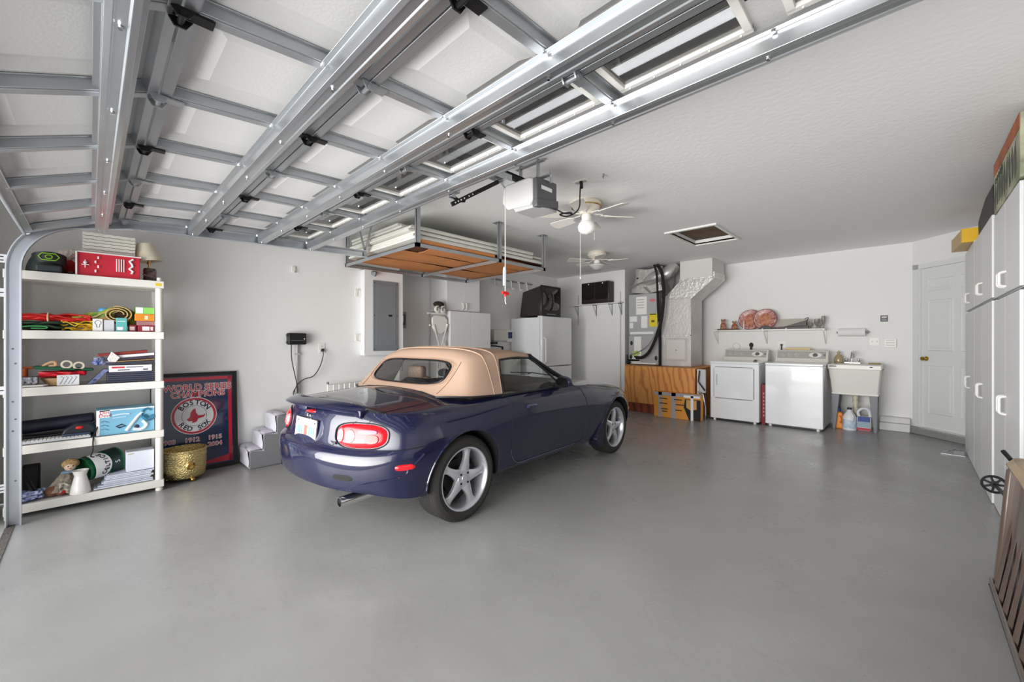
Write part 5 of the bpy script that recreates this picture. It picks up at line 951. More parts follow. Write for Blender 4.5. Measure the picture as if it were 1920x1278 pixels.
# wall things right of the sink
t = thing('paper_towel_roll', 'white paper towel roll on a wall holder above the sink', 'paper towel', (-.6, 7.87, 1.38))
part('roll', MB().cyl((-.78, 7.87, 1.385), (-.47, 7.87, 1.385), .058, n=28), mat('paper_white', (232, 232, 230), .9), t)
part('bracket', MB().box(-.80, 7.86, 1.37, -.79, YB-.001, 1.4).box(-.455, 7.86, 1.36, -.447, YB-.001, 1.41).cyl((-.8, 7.87, 1.385), (-.43, 7.87, 1.385), .012), greym, t)
t = plate(-.27, 1.58, 'square black and white keypad on the wall right of the paper towels', .1, whitep)
part('screen', MB().box(-.31, YB-.012, 1.535, -.23, YB-.008, 1.625), blackp, t); part('display', MB().box(-.298, YB-.014, 1.585, -.242, YB-.012, 1.612), mat('display_grey', (190, 190, 186), .4), t); part('keys', MB().box(-.298, YB-.014, 1.547, -.242, YB-.012, 1.575), greym, t)
t = plate(-.375, 1.25, 'white double light switch right of the sink', .11, whitep)
for x_ in (-.4, -.35): part('toggle', MB().box(x_-.005, YB-.02, 1.24, x_+.005, YB-.008, 1.262), mat('toggle_grey', (196, 196, 190), .4), t)
t = thing('intercom', 'white slotted wall chime box beside the double switch', 'chime', (-.2, YB-.01, 1.23))
part('case', MB().box(-.27, YB-.03, 1.165, -.14, YB-.001, 1.295), whitep, t, bevel=.004)
for q in range(3): part('slot', MB().box(-.25, YB-.032, 1.195+q*.036, -.16, YB-.0295, 1.2+q*.036), greym, t)

# ---------------------------------------------------------------- cabinets on the right
cab('storage_cabinet', .45, .965, 6.06, 6.96, .0, 1.57, 'tall white floor cabinet nearest the house door', None, .76, right=True, hgt=.12)
cab('storage_cabinet', .45, .965, 4.84, 6.05, .0, 1.57, 'tall white floor cabinet in the middle of the right hand row', None, .76, right=True, hgt=.12)
cab('storage_cabinet', .46, .965, 3.8, 4.83, .0, 1.56, 'tall white floor cabinet nearest the camera in the right hand row', None, .76, right=True, hgt=.12)
cab('upper_cabinet', .45, .965, 6.06, 6.96, 1.585, 2.25, 'white upper cabinet nearest the house door, yellow box above', None, 1.66, right=True)
cab('upper_cabinet', .45, .965, 4.84, 6.05, 1.585, 2.23, 'white upper cabinet carrying the black speaker', None, 1.66, right=True)
cab('upper_cabinet', .46, .965, 3.8, 4.83, 1.575, 2.2, 'white upper cabinet carrying the pictured crate', None, 1.62, right=True)
cab('end_cabinet', .475, .965, 3.25, 3.785, .0, 2.15, 'narrow full height white cabinet at the near end of the right hand row', None, 1.2, right=True, split=False)
t = thing('long_box', 'long yellow and tan box overhanging the far upper cabinets', 'box', (.45, 6.1, 2.25))
T = Matrix.Translation((.48, 6.38, 2.252)) @ Matrix.Rotation(R(4), 4, 'Z')
part('box_body', MB().box(-.12, -.22, 0, .12, .4, .135, T), mat('box_tan', (206, 176, 130), .6), t, bevel=.003)
part('end_wrap', MB().box(-.122, -.223, -.0005, .122, -.15, .137, T), mat('box_yellow', (238, 190, 50), .5), t, 'yellow end'); part('label', MB().box(.02, -.225, .03, .09, -.223, .11, T), mat('print_mauve', (190, 150, 150), .5), t)
solo('storage_case', MB().prism([(5.0, 2.234), (5.95, 2.234), (5.98, 2.4), (5.85, 2.43), (5.45, 2.5), (5.0, 2.5)], 'x', .47, .72), mat('speaker_grey', (52, 50, 49), .6), 'dark grey box with stepped top between the yellow box and the pictured crate', 'box', bevel=.006)
t = thing('pictured_box', 'large cardboard box printed with grey machinery on the near upper cabinet', 'box', (.6, 4.3, 2.203))
part('box_body', MB().box(.455, 3.75, 2.203, .9, 4.76, 2.58), mat('art_box', (198, 198, 172), .6, var=1, vscale=4.5, c2=(120, 124, 100)), t, bevel=.003)
part('orange_band', MB().box(.452, 3.75, 2.49, .455, 4.76, 2.578), mat('band_orange', (188, 104, 62), .6, var=.4, vscale=4), t)
rnd = random.Random(5)
for q in range(9):
    y_ = 3.85+q*.1; part('drawing', MB().prism([(y_, 2.25+rnd.uniform(0, .06)), (y_+.05, 2.22+rnd.uniform(0, .03)), (y_+.09, 2.36+rnd.uniform(-.05, .05)), (y_+.04, 2.46), (y_+.01, 2.38)], 'x', .4535, .4552), mat('art_dark', (84, 88, 74), .6, var=.5, vscale=20), t)
for q in range(5): part('drawing', MB().tube([(.4525, 4.68-q*.07, 2.42+q*.004), (.4525, 4.65-q*.07, 2.45+q*.004), (.4525, 4.64-q*.07, 2.41+q*.004)], .004, 4), mat('art_dark'), t)
t = thing('cart_wheel', 'black spoked plastic wheel standing out before the right hand cabinets', 'wheel', (.4, 4.1, 0))
T = Matrix.Translation((.39, 4.08, .325)) @ Matrix.Rotation(R(58), 4, 'X') @ Matrix.Diagonal((1, 1, 1, 1))
part('tyre', MB().lathe([(.048, -.01), (.058, -.01), (.061, 0), (.058, .01), (.048, .01)], T, 36, True), blackp, t)
part('hub', MB().lathe([(.001, -.008), (.02, -.01), (.02, .012), (.001, .014)], T, 24), mat('spoke_black', (44, 44, 46), .3), t)
for q in range(7): part('spoke', MB().box(.015, -.006, -.004, .05, .006, .004, T @ Matrix.Rotation(q*2*math.pi/7, 4, 'Z')), mat('spoke_black'), t)
part('axle', MB().tube([(.39, 4.08, .325), (.415, 3.8, .32), (.435, 3.26, .3), (.435, 3.245, .01)], .01), blackp, t)
t = thing('door_hardware', 'loose metal door bracket lying on the floor at the foot of the cabinets', 'bracket', (.33, 6.66, 0))
part('bar', MB().box(.24, 6.6, .0, .43, 6.62, .01), galv2, t, bevel=.002); part('clamp', MB().box(.34, 6.63, .0, .42, 6.7, .05).tube([(.3, 6.7, .02), (.36, 6.68, .07), (.4, 6.66, .03)], .008), greym, t)
# brown ribbed storage box, near right
t = thing('deck_box', 'brown ribbed plastic storage box with a tan lid in the near right corner', 'storage box', (.62, 2.8, 0))
brn = mat('ribbed_brown', (98, 82, 73), .25, var=.25, vscale=3, stretch=(1, 8, .6), coat=.3)
y0_, y1_ = 1.55, 3.2
part('shell', MB().hexa([(.325, y0_, .03), (.9, y0_, .03), (.9, y1_, .03), (.325, y1_, .03)], [(.375, y0_, .63), (.9, y0_, .63), (.9, y1_, .63), (.375, y1_, .63)]), brn, t, bevel=.01)
for q in range(13):
    y_ = 3.12-q*.125
    part('rib', MB().add([(.375, y_+.03, .5), (.375, y_-.02, .5), (.305, y_-.055, .035), (.295, y_-.01, .035), (.305, y_+.035, .035), (.37, y_+.01, .52)], [(0, 5, 1), (0, 1, 2, 3), (0, 3, 4), (2, 4, 3)]).add([(.33, y_-.055, .035), (.33, y_+.035, .035)], []), brn, t, smooth=False)
    part('foot_notch', MB().box(.3, y_-.05, .012, .34, y_+.03, .036), mat('notch_brown', (66, 48, 40), .5), t)
part('base_rail', MB().box(.29, y0_-.02, 0, .92, y1_+.02, .014).prism([(.29, 0), (.31, .014), (.3, .045), (.29, .04)], 'y', y0_-.02, y1_+.02), brn, t, bevel=.003)
part('corner_post', MB().hexa([(.3, y1_-.04, .02), (.36, y1_-.04, .02), (.36, y1_+.01, .02), (.3, y1_+.01, .02)], [(.345, y1_-.04, .62), (.4, y1_-.04, .62), (.4, y1_+.01, .62), (.345, y1_+.01, .62)]), brn, t, bevel=.012)
part('lid', MB().hexa([(.34, y0_, .6), (.93, y0_, .6), (.93, y1_+.02, .63), (.34, y1_+.02, .63)], [(.37, y0_, .64), (.93, y0_, .66), (.93, y1_, .69), (.37, y1_, .675)]), mat('lid_tan', (186, 166, 138), .6, var=.3, vscale=5, bump=.2, bscale=12), t, 'tan lid', bevel=.01)
part('lid_tab', MB().tube([(.36, y1_+.0, .66), (.34, y1_+.05, .69)], .01), blackp, t)

# ---------------------------------------------------------------- the roadster  (local: +x right side, +y forward, origin on the floor under the rear axle)
from mathutils.bvhtree import BVHTree
car = thing('sports_car', 'dark blue two seat convertible with a tan soft top parked on the grey floor', 'car', (-3.011, 1.769, 0), R(3.8))
navyp = setcoat(mat('car_paint_navy', (8, 13, 46), .5, 0, coat=1, spec=.2), 1.62)
intm = mat('car_interior', (46, 44, 43), .6)
WB = 2.28
def herm(xs, ys, x):
    n = len(xs)
    if x <= xs[0]: return ys[0]
    if x >= xs[-1]: return ys[-1]
    i = max(k for k in range(n-1) if xs[k] <= x); h = xs[i+1]-xs[i]; t = (x-xs[i])/h
    def sl(k):
        if k == 0 or k == n-1: return 0
        a = (ys[k]-ys[k-1])/(xs[k]-xs[k-1]); b = (ys[k+1]-ys[k])/(xs[k+1]-xs[k])
        return 0 if a*b <= 0 else 2*a*b/(a+b)
    m0, m1 = sl(i)*h, sl(i+1)*h
    return (2*t**3-3*t*t+1)*ys[i]+(t**3-2*t*t+t)*m0+(-2*t**3+3*t*t)*ys[i+1]+(t**3-t*t)*m1
OUT = [(0, -.815), (.32, -.785), (.58, -.69), (.745, -.535), (.815, -.34), (.835, 0), (.826, .45), (.808, 1.0), (.808, 1.5), (.828, 1.9), (.836, 2.28), (.805, 2.55), (.73, 2.75), (.55, 2.9), (.28, 2.985), (0, 3.01)]
NS = 8
oc = catmull([(-OUT[1][0], OUT[1][1], 0)]+[(a, b, 0) for a, b in OUT]+[(-OUT[-2][0], OUT[-2][1], 0)], NS)[NS:-NS]
ST = [0, 2, 3.4, 5, 6.3, 8, 10, 12.3, 15]
ROW = [  # (z, inset) at the stations above, bottom to shoulder
 [(.30, .30), (.30, .30), (.28, .22), (.26, .22), (.24, .22), (.22, .2), (.24, .2), (.22, .25), (.22, .3)],
 [(.325, .05), (.32, .05), (.275, .03), (.25, .055), (.235, .07), (.215, .07), (.23, .055), (.20, .05), (.2, .08)],
 [(.37, .012), (.36, .012), (.33, .01), (.34, .03), (.32, .045), (.31, .04), (.34, .03), (.28, .02), (.28, .03)],
 [(.47, .0), (.46, 0), (.45, 0), (.44, .006), (.44, .022), (.44, .018), (.44, .006), (.40, 0), (.40, 0)],
 [(.555, .006), (.55, .006), (.55, .0), (.53, .0), (.54, .006), (.54, .006), (.53, 0), (.48, 0), (.48, .0)],
 [(.585, .05), (.585, .045), (.60, .012), (.61, .0), (.62, .0), (.61, 0), (.60, 0), (.54, .01), (.54, .015)],
 [(.65, .078), (.65, .062), (.67, .024), (.69, .014), (.70, .006), (.69, .008), (.67, .026), (.60, .035), (.59, .05)],
 [(.74, .092), (.74, .08), (.74, .055), (.76, .045), (.77, .022), (.76, .026), (.725, .07), (.655, .08), (.63, .1)],
 [(.80, .115), (.80, .11), (.79, .10), (.81, .105), (.825, .068), (.815, .06), (.765, .14), (.69, .15), (.66, .17)]]
ZC_Y = [-.8, -.5, -.2, 0, .4, 1.0, 1.4, 1.6, 2.0, 2.4, 2.7, 2.95]; ZC_Z = [.825, .85, .872, .885, .88, .875, .89, .88, .84, .785, .73, .68]
def column(i):
    s = i/NS; p = oc[i]; a = oc[max(i-1, 0)]; b = oc[min(i+1, len(oc)-1)]; d = (b-a).normalized(); nrm = Vector((-d.y, d.x, 0))
    if i in (0, len(oc)-1): nrm = Vector((0, 1 if i == 0 else -1, 0))
    if nrm.dot(Vector((0, 1.0, 0))-p) < 0: nrm = -nrm
    pts = []
    for r in ROW:
        z = herm(ST, [q[0] for q in r], s); ins = herm(ST, [q[1] for q in r], s)
        q = p+nrm*ins; q.z = z; q.x = max(q.x, 0) if 0 < i < len(oc)-1 else 0; pts.append(q)
    base = catmull(pts, 3); top = base[-1]; sy = max(-.5, min(2.5, top.y)); zc = herm(ZC_Y, ZC_Z, sy)
    for t in (.05, .12, .22, .35, .5, .7, .85, 1):
        y = top.y+(sy-top.y)*t; base.append(Vector((top.x*(1-t), y, top.z+(zc-top.z)*(1-(1-t)**2.3))))
    return base
cols = [column(i) for i in range(len(oc))]; NR = len(cols[0])
mb = MB()
for sgn in (1, -1):
    vs = [(v.x*sgn, v.y, v.z) for c in cols for v in c]; fs = []
    for i in range(len(cols)-1):
        for j in range(NR-1): fs.append((i*NR+j, (i+1)*NR+j, (i+1)*NR+j+1, i*NR+j+1))
    mb.add(vs, fs)
n2 = len(cols)*NR
for i in range(len(cols)-1): mb.f.append((i*NR, (i+1)*NR, n2+(i+1)*NR, n2+i*NR))
tmp = bpy.data.objects.new('tmp_body', bpy.data.meshes.new('b')); C.objects.link(tmp); finish(tmp, mb, navyp)
bm = bmesh.new(); bm.from_mesh(tmp.data); bmesh.ops.dissolve_degenerate(bm, dist=1e-4, edges=bm.edges); bmesh.ops.remove_doubles(bm, verts=bm.verts, dist=1e-4)
bmesh.ops.recalc_face_normals(bm, faces=bm.faces); bm.to_mesh(tmp.data); bm.free()
cutm = mat('wheel_well_black', (18, 18, 19), .8)
ct = []
def cutter(m_, mm):
    o = bpy.data.objects.new('c', bpy.data.meshes.new('c')); C.objects.link(o); finish(o, m_, mm, smooth=False); ct.append(o)
    b = tmp.modifiers.new('b', 'BOOLEAN'); b.operation = 'DIFFERENCE'; b.object = o; b.solver = 'EXACT'; b.material_mode = 'TRANSFER'
for y_ in (0, WB):
    for s in (1, -1): cutter(MB().cyl((s*.52, y_, .295), (s*1.0, y_, .295), .34, n=64), cutm)
cutter(MB().prism([(-.6, .5), (-.66, .42), (.66, .42), (.6, .5), (.66, 1.1), (.62, 1.42), (.3, 1.47), (-.3, 1.47), (-.62, 1.42), (-.66, 1.1)][:4]+[(.66, 1.1), (.62, 1.42), (-.62, 1.42), (-.66, 1.1)] if False else [(-.68, .40), (.68, .40), (.68, 1.2), (.63, 1.43), (-.63, 1.43), (-.68, 1.2)], 'z', .33, 1.2), intm)
bpy.context.view_layer.update()
me = bpy.data.meshes.new_from_object(tmp.evaluated_get(bpy.context.evaluated_depsgraph_get()))
for o in ct+[tmp]: bpy.data.objects.remove(o)
body = bpy.data.objects.new('body', me); C.objects.link(body); body.parent = car; WM[body.name] = WM[car.name]
me.polygons.foreach_set('use_smooth', [True]*len(me.polygons)); me.set_sharp_from_angle(angle=R(38))
bm = bmesh.new(); bm.from_mesh(me); BV = BVHTree.FromBMesh(bm); bm.free()
def hit(p, d, off=.0):
    d = Vector(d).normalized(); h = BV.ray_cast(Vector(p)-d*2 if False else Vector(p), d)
    if h[0] is None: h = BV.find_nearest(Vector(p))
    n = h[1] if h[1].dot(d) < 0 else -h[1]
    return h[0]+n*off, n
def cp(name, m_, mm, par=None, **k): return part(name, m_, mm, par or car, local=True, **k)
def side_line(pts, off=.0, x=1.6, sub=6):      # (y,z) polyline projected on the right flank, mirrored by sign of x
    out = []
    for p in catmull([(a, b, 0) for a, b in pts], sub): out.append(hit((x, p[0], p[1]), (-x, 0, 0), off)[0])
    return out
def patch(c, d, ru, rv, off=.004, dome=0., ex=2.6, n=28, m_=5, du=0, dv=0):
    d = Vector(d).normalized(); up = Vector((0, 0, 1)); u = up.cross(-d).normalized() if True else 0; v = (-d).cross(u); c = Vector(c); mb = MB(); vs = []; fs = []
    sgn = lambda q: 1 if q >= 0 else -1
    for r in range(m_+1):
        for i in range(n):
            a = 2*math.pi*i/n; q = r/m_; q = max(q, .001)
            cu = sgn(math.cos(a))*abs(math.cos(a))**(2/ex); cv = sgn(math.sin(a))*abs(math.sin(a))**(2/ex)
            p = c-d*.6+u*(ru*cu*q+du)+v*(rv*cv*q+dv); hp, nn = hit(p, d)
            vs.append(hp-d*(off+dome*(1-q**3)) if r < m_ else hp+d*.004)
    for r in range(m_):
        for i in range(n): fs.append((r*n+i, r*n+(i+1) % n, (r+1)*n+(i+1) % n, (r+1)*n+i))
    return mb.add(vs, fs)
def ring_of(c, d, ru, rv, ex=2.6, off=.004, n=40):
    p = patch(c, d, ru, rv, off, 0, ex, n, 2); return p.v[n:2*n] and [Vector(hit(Vector(q)-Vector(d).normalized()*.3, d, off)[0]) for q in p.v[2*n:3*n]]
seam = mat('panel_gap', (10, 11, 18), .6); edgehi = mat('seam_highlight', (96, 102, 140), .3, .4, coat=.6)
# shut lines
for sx_ in (1, -1):
    cp('door_seam', MB().tube(side_line([(.47, .822), (.465, .74), (.468, .6), (.475, .44), (.51, .33), (.59, .275), (.8, .268), (1.2, .262), (1.5, .262), (1.6, .29), (1.64, .4), (1.635, .6), (1.6, .72), (1.55, .8)], .0, 1.6*sx_), .0032, 5), seam)
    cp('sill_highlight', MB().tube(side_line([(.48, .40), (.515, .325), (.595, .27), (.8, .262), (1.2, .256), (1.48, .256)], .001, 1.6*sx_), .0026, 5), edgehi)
    for yy in (0, WB):
        pts = []
        for q in range(-6, 187, 8):
            a = R(q); z_ = .295+.344*math.sin(a)
            if z_ > .26: pts.append(hit((1.6*sx_, yy+.344*math.cos(a), z_), (-sx_, 0, 0), .001)[0])
        cp('arch_lip', MB().tube(pts, .007, 6), navyp)
    cp('door_handle', MB().tube(side_line([(.66, .715), (.7, .722), (.76, .722), (.79, .715)], .006, 1.6*sx_), [.006]+[.012]*17+[.006] if False else .011, 8), mat('handle_navy', (80, 88, 130), .2, .6, coat=1))
    cp('handle_recess', patch((.8*sx_, .725, .712), (-sx_, 0, 0), .085, .032, .0015, 0, 2), navyp)
    cp('side_marker', patch((.8*sx_, -.5, .482), (-.86*sx_, .5, 0), .066, .02, .004, .006, 3), mat('marker_red', (226, 22, 28), .25, coat=.8), label='red side marker')
    cp('front_marker', patch((.8*sx_, 2.66, .46), (-.9*sx_, -.4, 0), .05, .018, .004, .004, 3), mat('marker_amber', (220, 120, 30), .25, coat=.8))
    # bumper/fender cut line and lower flare
    cp('bumper_seam', MB().tube([hit((1.6*sx_*math.cos(a), -.3-1.2*math.sin(a), .575+.02*(1-k/10)), (-math.cos(a)*sx_, math.sin(a)*.9, 0))[0] for k, a in [(q, R(8+q*3.4)) for q in range(11)]], .0028, 5), seam)
    fl = [(.40, -1.3, .335), (.56, -1.2, .38), (.7, -1.1, .405), (.85, -.9, .42), (1.0, -.7, .44), (1.2, -.55, .475), (1.4, -.42, .52), (1.5, -.37, .55)]
    tg = [(.44, -.4), (.6, -.4), (.66, -.35), (.7, -.3), (.6, -.3), (.6, -.42), (.6, -.4), (.6, -.37)]
    cp('lower_flare', MB().tube(catmull([hit((a*sx_, b, c), (tg[i][0]*sx_-a*sx_, tg[i][1]-b, 0), .001)[0] for i, (a, b, c) in enumerate(fl)], 5), .008, 6), navyp)
    # tail lamp
    D_ = (-.45*sx_, .89, 0); c0 = (.525*sx_, -.64, .665)
    lm = cp('tail_lamp', patch(c0, D_, .188, .074, .004, .02, 2.7, 44, 8), mat('lamp_red', (170, 10, 24), .2, coat=.5), label='oval red tail lamp')
    cp('lamp_seal', MB().tube([Vector(q)+Vector((0, 0, 0)) for q in ring_of(c0, D_, .192, .078, 2.7)], .004, 6, True), seam, lm)
    cp('lens', patch(c0, D_, .046, .05, .024, .004, 2, 28, 4, du=(-.055 if sx_ > 0 else .055)), mat('lamp_pink', (206, 96, 104), .25, coat=.4), lm)
    cp('lens', patch(c0, D_, .03, .05, .022, .004, 2.4, 28, 4, du=(-.135 if sx_ > 0 else .135)), mat('lamp_pale', (200, 130, 136), .25, coat=.4), lm)
    cp('lens', patch(c0, D_, .06, .035, .022, .002, 2.4, 28, 4, du=(.09 if sx_ > 0 else -.09), dv=-.012), mat('lamp_bright', (214, 34, 24), .25, coat=.4), lm)
    cp('lens', patch(c0, D_, .085, .016, .0235, .002, 3, 28, 4, du=(.06 if sx_ > 0 else -.06), dv=.03), mat('lamp_mauve', (176, 60, 92), .25, coat=.4), lm)
    cp('headlamp', patch((.6*sx_, 2.8, .6), (-.5*sx_, -.8, 0), .13, .06, .003, .012, 2.4), mat('headlamp_glass', (200, 205, 210), .08, coat=1))
# trunk lid line, number plate, brake light, badge, fog recess
tl = []
for p in catmull([(-.60, -.1), (-.60, -.35), (-.585, -.55), (-.53, -.66)], 6): tl.append(hit((p[0], p[1], 1.3), (0, 0, -1), .0)[0])
tr_ = [Vector((-p.x, p.y, p.z)) for p in tl]
for sd in (tl, tr_): cp('trunk_seam', MB().tube(sd, .0028, 5), seam)
for sx_ in (1, -1): cp('trunk_seam', MB().tube([hit((a*sx_, -1.6, z_), (0, 1, 0))[0] for a, z_ in ((.53, .79), (.47, .74), (.40, .69), (.36, .62), (.34, .592))], .0028, 5), seam)
cp('trunk_seam', MB().tube([hit((-.34+.68*q/14, -1.6, .592), (0, 1, 0))[0] for q in range(15)], .003, 5), seam)
pw = thing('x', 'x', 'x') if False else None
PY = min(hit((q, -1.6, .66), (0, 1, 0))[0].y for q in (-.15, 0, .15))-.006
TP = Matrix.Translation((0, PY, .645)) @ Matrix.Rotation(R(-6), 4, 'X')
lp = cp('number_plate', MB().box(-.152, -.006, -.078, .152, 0, .078, TP), mat('plate_white', (218, 226, 230), .35), label='white number plate with a red centre mark', bevel=.002)
cp('plate_frame', MB().tube([TP @ Vector(q) for q in ((-.156, -.004, -.08), (.156, -.004, -.08), (.156, -.004, .08), (-.156, -.004, .08))], .005, 6, True), chrome, lp)
def pp(a, b, c, d, rgb): cp('plate_print', MB().box(a, -.0075, b, c, -.006, d, TP), mat('print_%d_%d_%d' % rgb, rgb, .5), lp)
pp(-.08, .045, .06, .066, (130, 178, 220)); pp(-.028, -.03, .02, .034, (214, 90, 80)); pp(-.1, -.072, .1, -.052, (60, 70, 80)); 
for a in (-.13, -.105, -.075, .045, .075, .105):
    pp(a, -.028, a+.018, .026, (90, 130, 140)); 
pp(-.135, .052, -.115, .064, (70, 70, 80)); pp(.115, .052, .135, .064, (70, 70, 80))
cp('plate_recess', patch((0, -.5, .665), (0, 1, 0), .24, .095, .002, 0, 3.4), mat('recess_navy', (20, 25, 58), .4, .2, coat=.6))
cp('brake_light', patch((0, -.5, .775), (0, 1, 0), .07, .012, .008, .004, 3), mat('marker_red'), label='red high level brake light')
by = hit((0, -1.6, .742), (0, 1, 0))[0].y
cp('emblem', MB().tube([(.024*math.cos(R(q)), by-.004, .742+.016*math.sin(R(q))) for q in range(0, 360, 20)], .003, 6, True).tube([(-.018, by-.004, .748), (0, by-.004, .738), (.018, by-.004, .748)], .0025, 6), chrome, label='small chrome wing emblem')
cp('lettering_badge', MB().box(.30, hit((.33, -1.6, .612), (0, 1, 0))[0].y-.003, .604, .37, hit((.33, -1.6, .612), (0, 1, 0))[0].y, .618), chrome)
for sx_ in (1, -1): cp('bumper_recess', patch((-.42*sx_, -.5, .42), (.25*sx_, 1, 0), .09, .022, .001, 0, 3), cutm)
# spoiler
def spo(u, v):
    x = -.51+1.02*u; e = 1-abs(2*u-1)**6; yc = -.75+.16*(x/.56)**2; ch = .06*(.45+.55*e); th = .012*(.25+.75*e); a = 2*math.pi*v
    zz = .835+.012*e-.03*(abs(x)/.56)**3
    return (x, yc+ch*math.cos(a), zz+th*math.sin(a)-.018*math.cos(a)*(-1))
cp('spoiler', MB().grid(spo, 40, 16), navyp, angle=70)
cp('spoiler_foot', MB().box(-.06, -.77, .79, .06, -.70, .835).box(-.52, -.64, .77, -.44, -.58, .82).box(.44, -.64, .77, .52, -.58, .82), navyp, bevel=.006)
# exhaust, flaps, underbody
cp('exhaust_tip', MB().lathe([(.026, 0), (.032, 0), (.032, .24), (.026, .24)], Matrix.Translation((.475, -.75, .272)) @ Matrix.Rotation(R(-88), 4, 'X'), 24, True), chrome, label='chrome exhaust tip')
cp('exhaust_hole', MB().cyl((.475, -.72, .272), (.475, -.6, .275), .027), cutm)
for sx_ in (1, -1): cp('mud_flap', MB().prism([(1.93, .42), (1.99, .3), (1.97, .15), (1.86, .16), (1.82, .24), (1.88, .34)], 'x', sx_*.70, sx_*.815), mat('flap_navy', (18, 20, 40), .5), bevel=.006)
cp('underbody', MB().box(-.5, .4, .19, .5, 1.9, .30).box(-.3, -.3, .22, .3, .4, .3), blackm, bevel=.02)
# fuel door and aerial base
# ---- wheels
tyre = mat('tyre_rubber', (40, 39, 38), .75, bump=.1, bscale=30); alloy = mat('alloy_silver', (204, 205, 212), .28, .65, coat=.4); discm = mat('brake_iron', (58, 56, 54), .45, .6)
rw = .295
def wheel(x, y, s, rot):
    T = Matrix.Translation((x, y, rw)) @ Matrix.Rotation(R(90*s), 4, 'Y')      # local z = outward
    pr = [(.216, -.005), (.222, .008), (.25, .014), (.272, .006), (.287, -.006), (.2925, -.02)]
    for k in range(8):
        z0 = -.022-k*.019; pr += [(rw, z0), (rw, z0-.015), (.288, z0-.0155), (.288, z0-.0185)]
    pr += [(.2925, -.18), (.285, -.192), (.26, -.204), (.222, -.198), (.214, -.18)]
    w_ = cp('wheel', MB().lathe(pr, T, 64, True), tyre, label='alloy wheel with black tyre', angle=30)
    cp('rim', MB().lathe([(.2, -.02), (.205, .0), (.211, .006), (.219, .006), (.219, -.004), (.214, -.012), (.206, -.05), (.198, -.12), (.205, -.19), (.2, -.19), (.19, -.12), (.196, -.03)], T, 64, True), alloy, w_)
    cp('brake_disc', MB().lathe([(.001, -.09), (.125, -.09), (.125, -.1), (.001, -.1)], T, 40).lathe([(.001, -.13), (.2, -.13), (.2, -.14), (.001, -.14)], T, 40).box(-.06, .06, -.11, .06, .13, -.07, T), discm, w_)
    mb = MB()
    for q in range(5):
        Q = T @ Matrix.Rotation(rot+q*2*math.pi/5, 4, 'Z')
        prof = [(.03, .05, -.018), (.06, .041, -.012), (.1, .029, -.008), (.14, .023, -.008), (.17, .024, -.012), (.19, .034, -.018), (.204, .05, -.022)]
        vs = []
        for r_, h_, z_ in prof: vs += [(r_, -h_, z_-.03), (r_, -h_, z_-.008), (r_, -h_*.3, z_+.003), (r_, h_*.3, z_+.003), (r_, h_, z_-.008), (r_, h_, z_-.03)]
        fs = []
        for k in range(len(prof)-1):
            for j in range(5): fs.append((k*6+j, (k+1)*6+j, (k+1)*6+j+1, k*6+j+1))
            fs.append((k*6+5, (k+1)*6+5, (k+1)*6, k*6))
        mb.add(vs, fs, Q)
    mb.lathe([(.001, -.05), (.062, -.05), (.062, -.02), (.055, -.011), (.001, -.009)], T, 30)
    sp_ = cp('spokes', mb, alloy, w_, angle=50)
    cp('centre_cap', MB().lathe([(.001, -.006), (.022, -.006), (.025, -.01), (.001, -.01)], T, 24), mat('cap_silver', (190, 191, 196), .35, .5), w_)
    for q in range(4):
        a = R(45)+q*math.pi/2; lx, ly = .045*math.cos(a), .045*math.sin(a); cp('lug_hole', MB().cyl((lx, ly, -.0155), (lx, ly, -.0085), .0085, n=12, T=T), cutm, w_)
wheel(.79, 0, 1, R(96)); wheel(.79, WB, 1, R(98)); wheel(-.79, 0, -1, R(80)); wheel(-.79, WB, -1, R(60))
# ---- soft top
fab = mat('softtop_tan', (172, 145, 126), .85, bump=.08, bscale=220)
S = [
 [(.605, .97, 1.10), (.603, .969, 1.11), (.60, .968, 1.12), (.56, .965, 1.14), (.35, .96, 1.162), (0, .955, 1.172)],
 [(.622, .75, 1.112), (.62, .75, 1.124), (.614, .75, 1.138), (.575, .75, 1.16), (.36, .75, 1.186), (0, .75, 1.196)],
 [(.64, .51, 1.10), (.637, .51, 1.113), (.63, .51, 1.13), (.59, .50, 1.158), (.38, .5, 1.192), (0, .5, 1.203)],
 [(.758, .425, .835), (.705, .45, .97), (.652, .47, 1.085), (.59, .465, 1.158), (.38, .45, 1.192), (0, .44, 1.203)],
 [(.758, .28, .84), (.705, .29, .97), (.64, .31, 1.075), (.565, .32, 1.143), (.36, .31, 1.182), (0, .30, 1.192)],
 [(.745, .13, .845), (.68, .15, .955), (.605, .19, 1.05), (.53, .215, 1.105), (.35, .225, 1.14), (0, .225, 1.15)],
 [(.71, .04, .85), (.62, .06, .92), (.55, .10, .98), (.47, .125, 1.02), (.33, .13, 1.045), (0, .13, 1.055)],
 [(.63, -.03, .852), (.54, -.01, .88), (.47, .015, .905), (.40, .03, .925), (.3, .03, .935), (0, .025, .94)],
 [(.54, -.06, .845), (.45, -.055, .855), (.38, -.05, .865), (.3, -.05, .87), (.2, -.05, .875), (0, -.055, .88)]]
def cr(P, t):
    n = len(P)-1; t = min(max(t, 0), .99999)*n; i = int(t); t -= i
    a, b, c, d = P[max(i-1, 0)], P[i], P[i+1], P[min(i+2, n)]
    return .5*((2*b)+(c-a)*t+(2*a-5*b+4*c-d)*t*t+(3*b-a-3*c+d)*t**3)
SV = [[Vector(p) for p in r] for r in S]
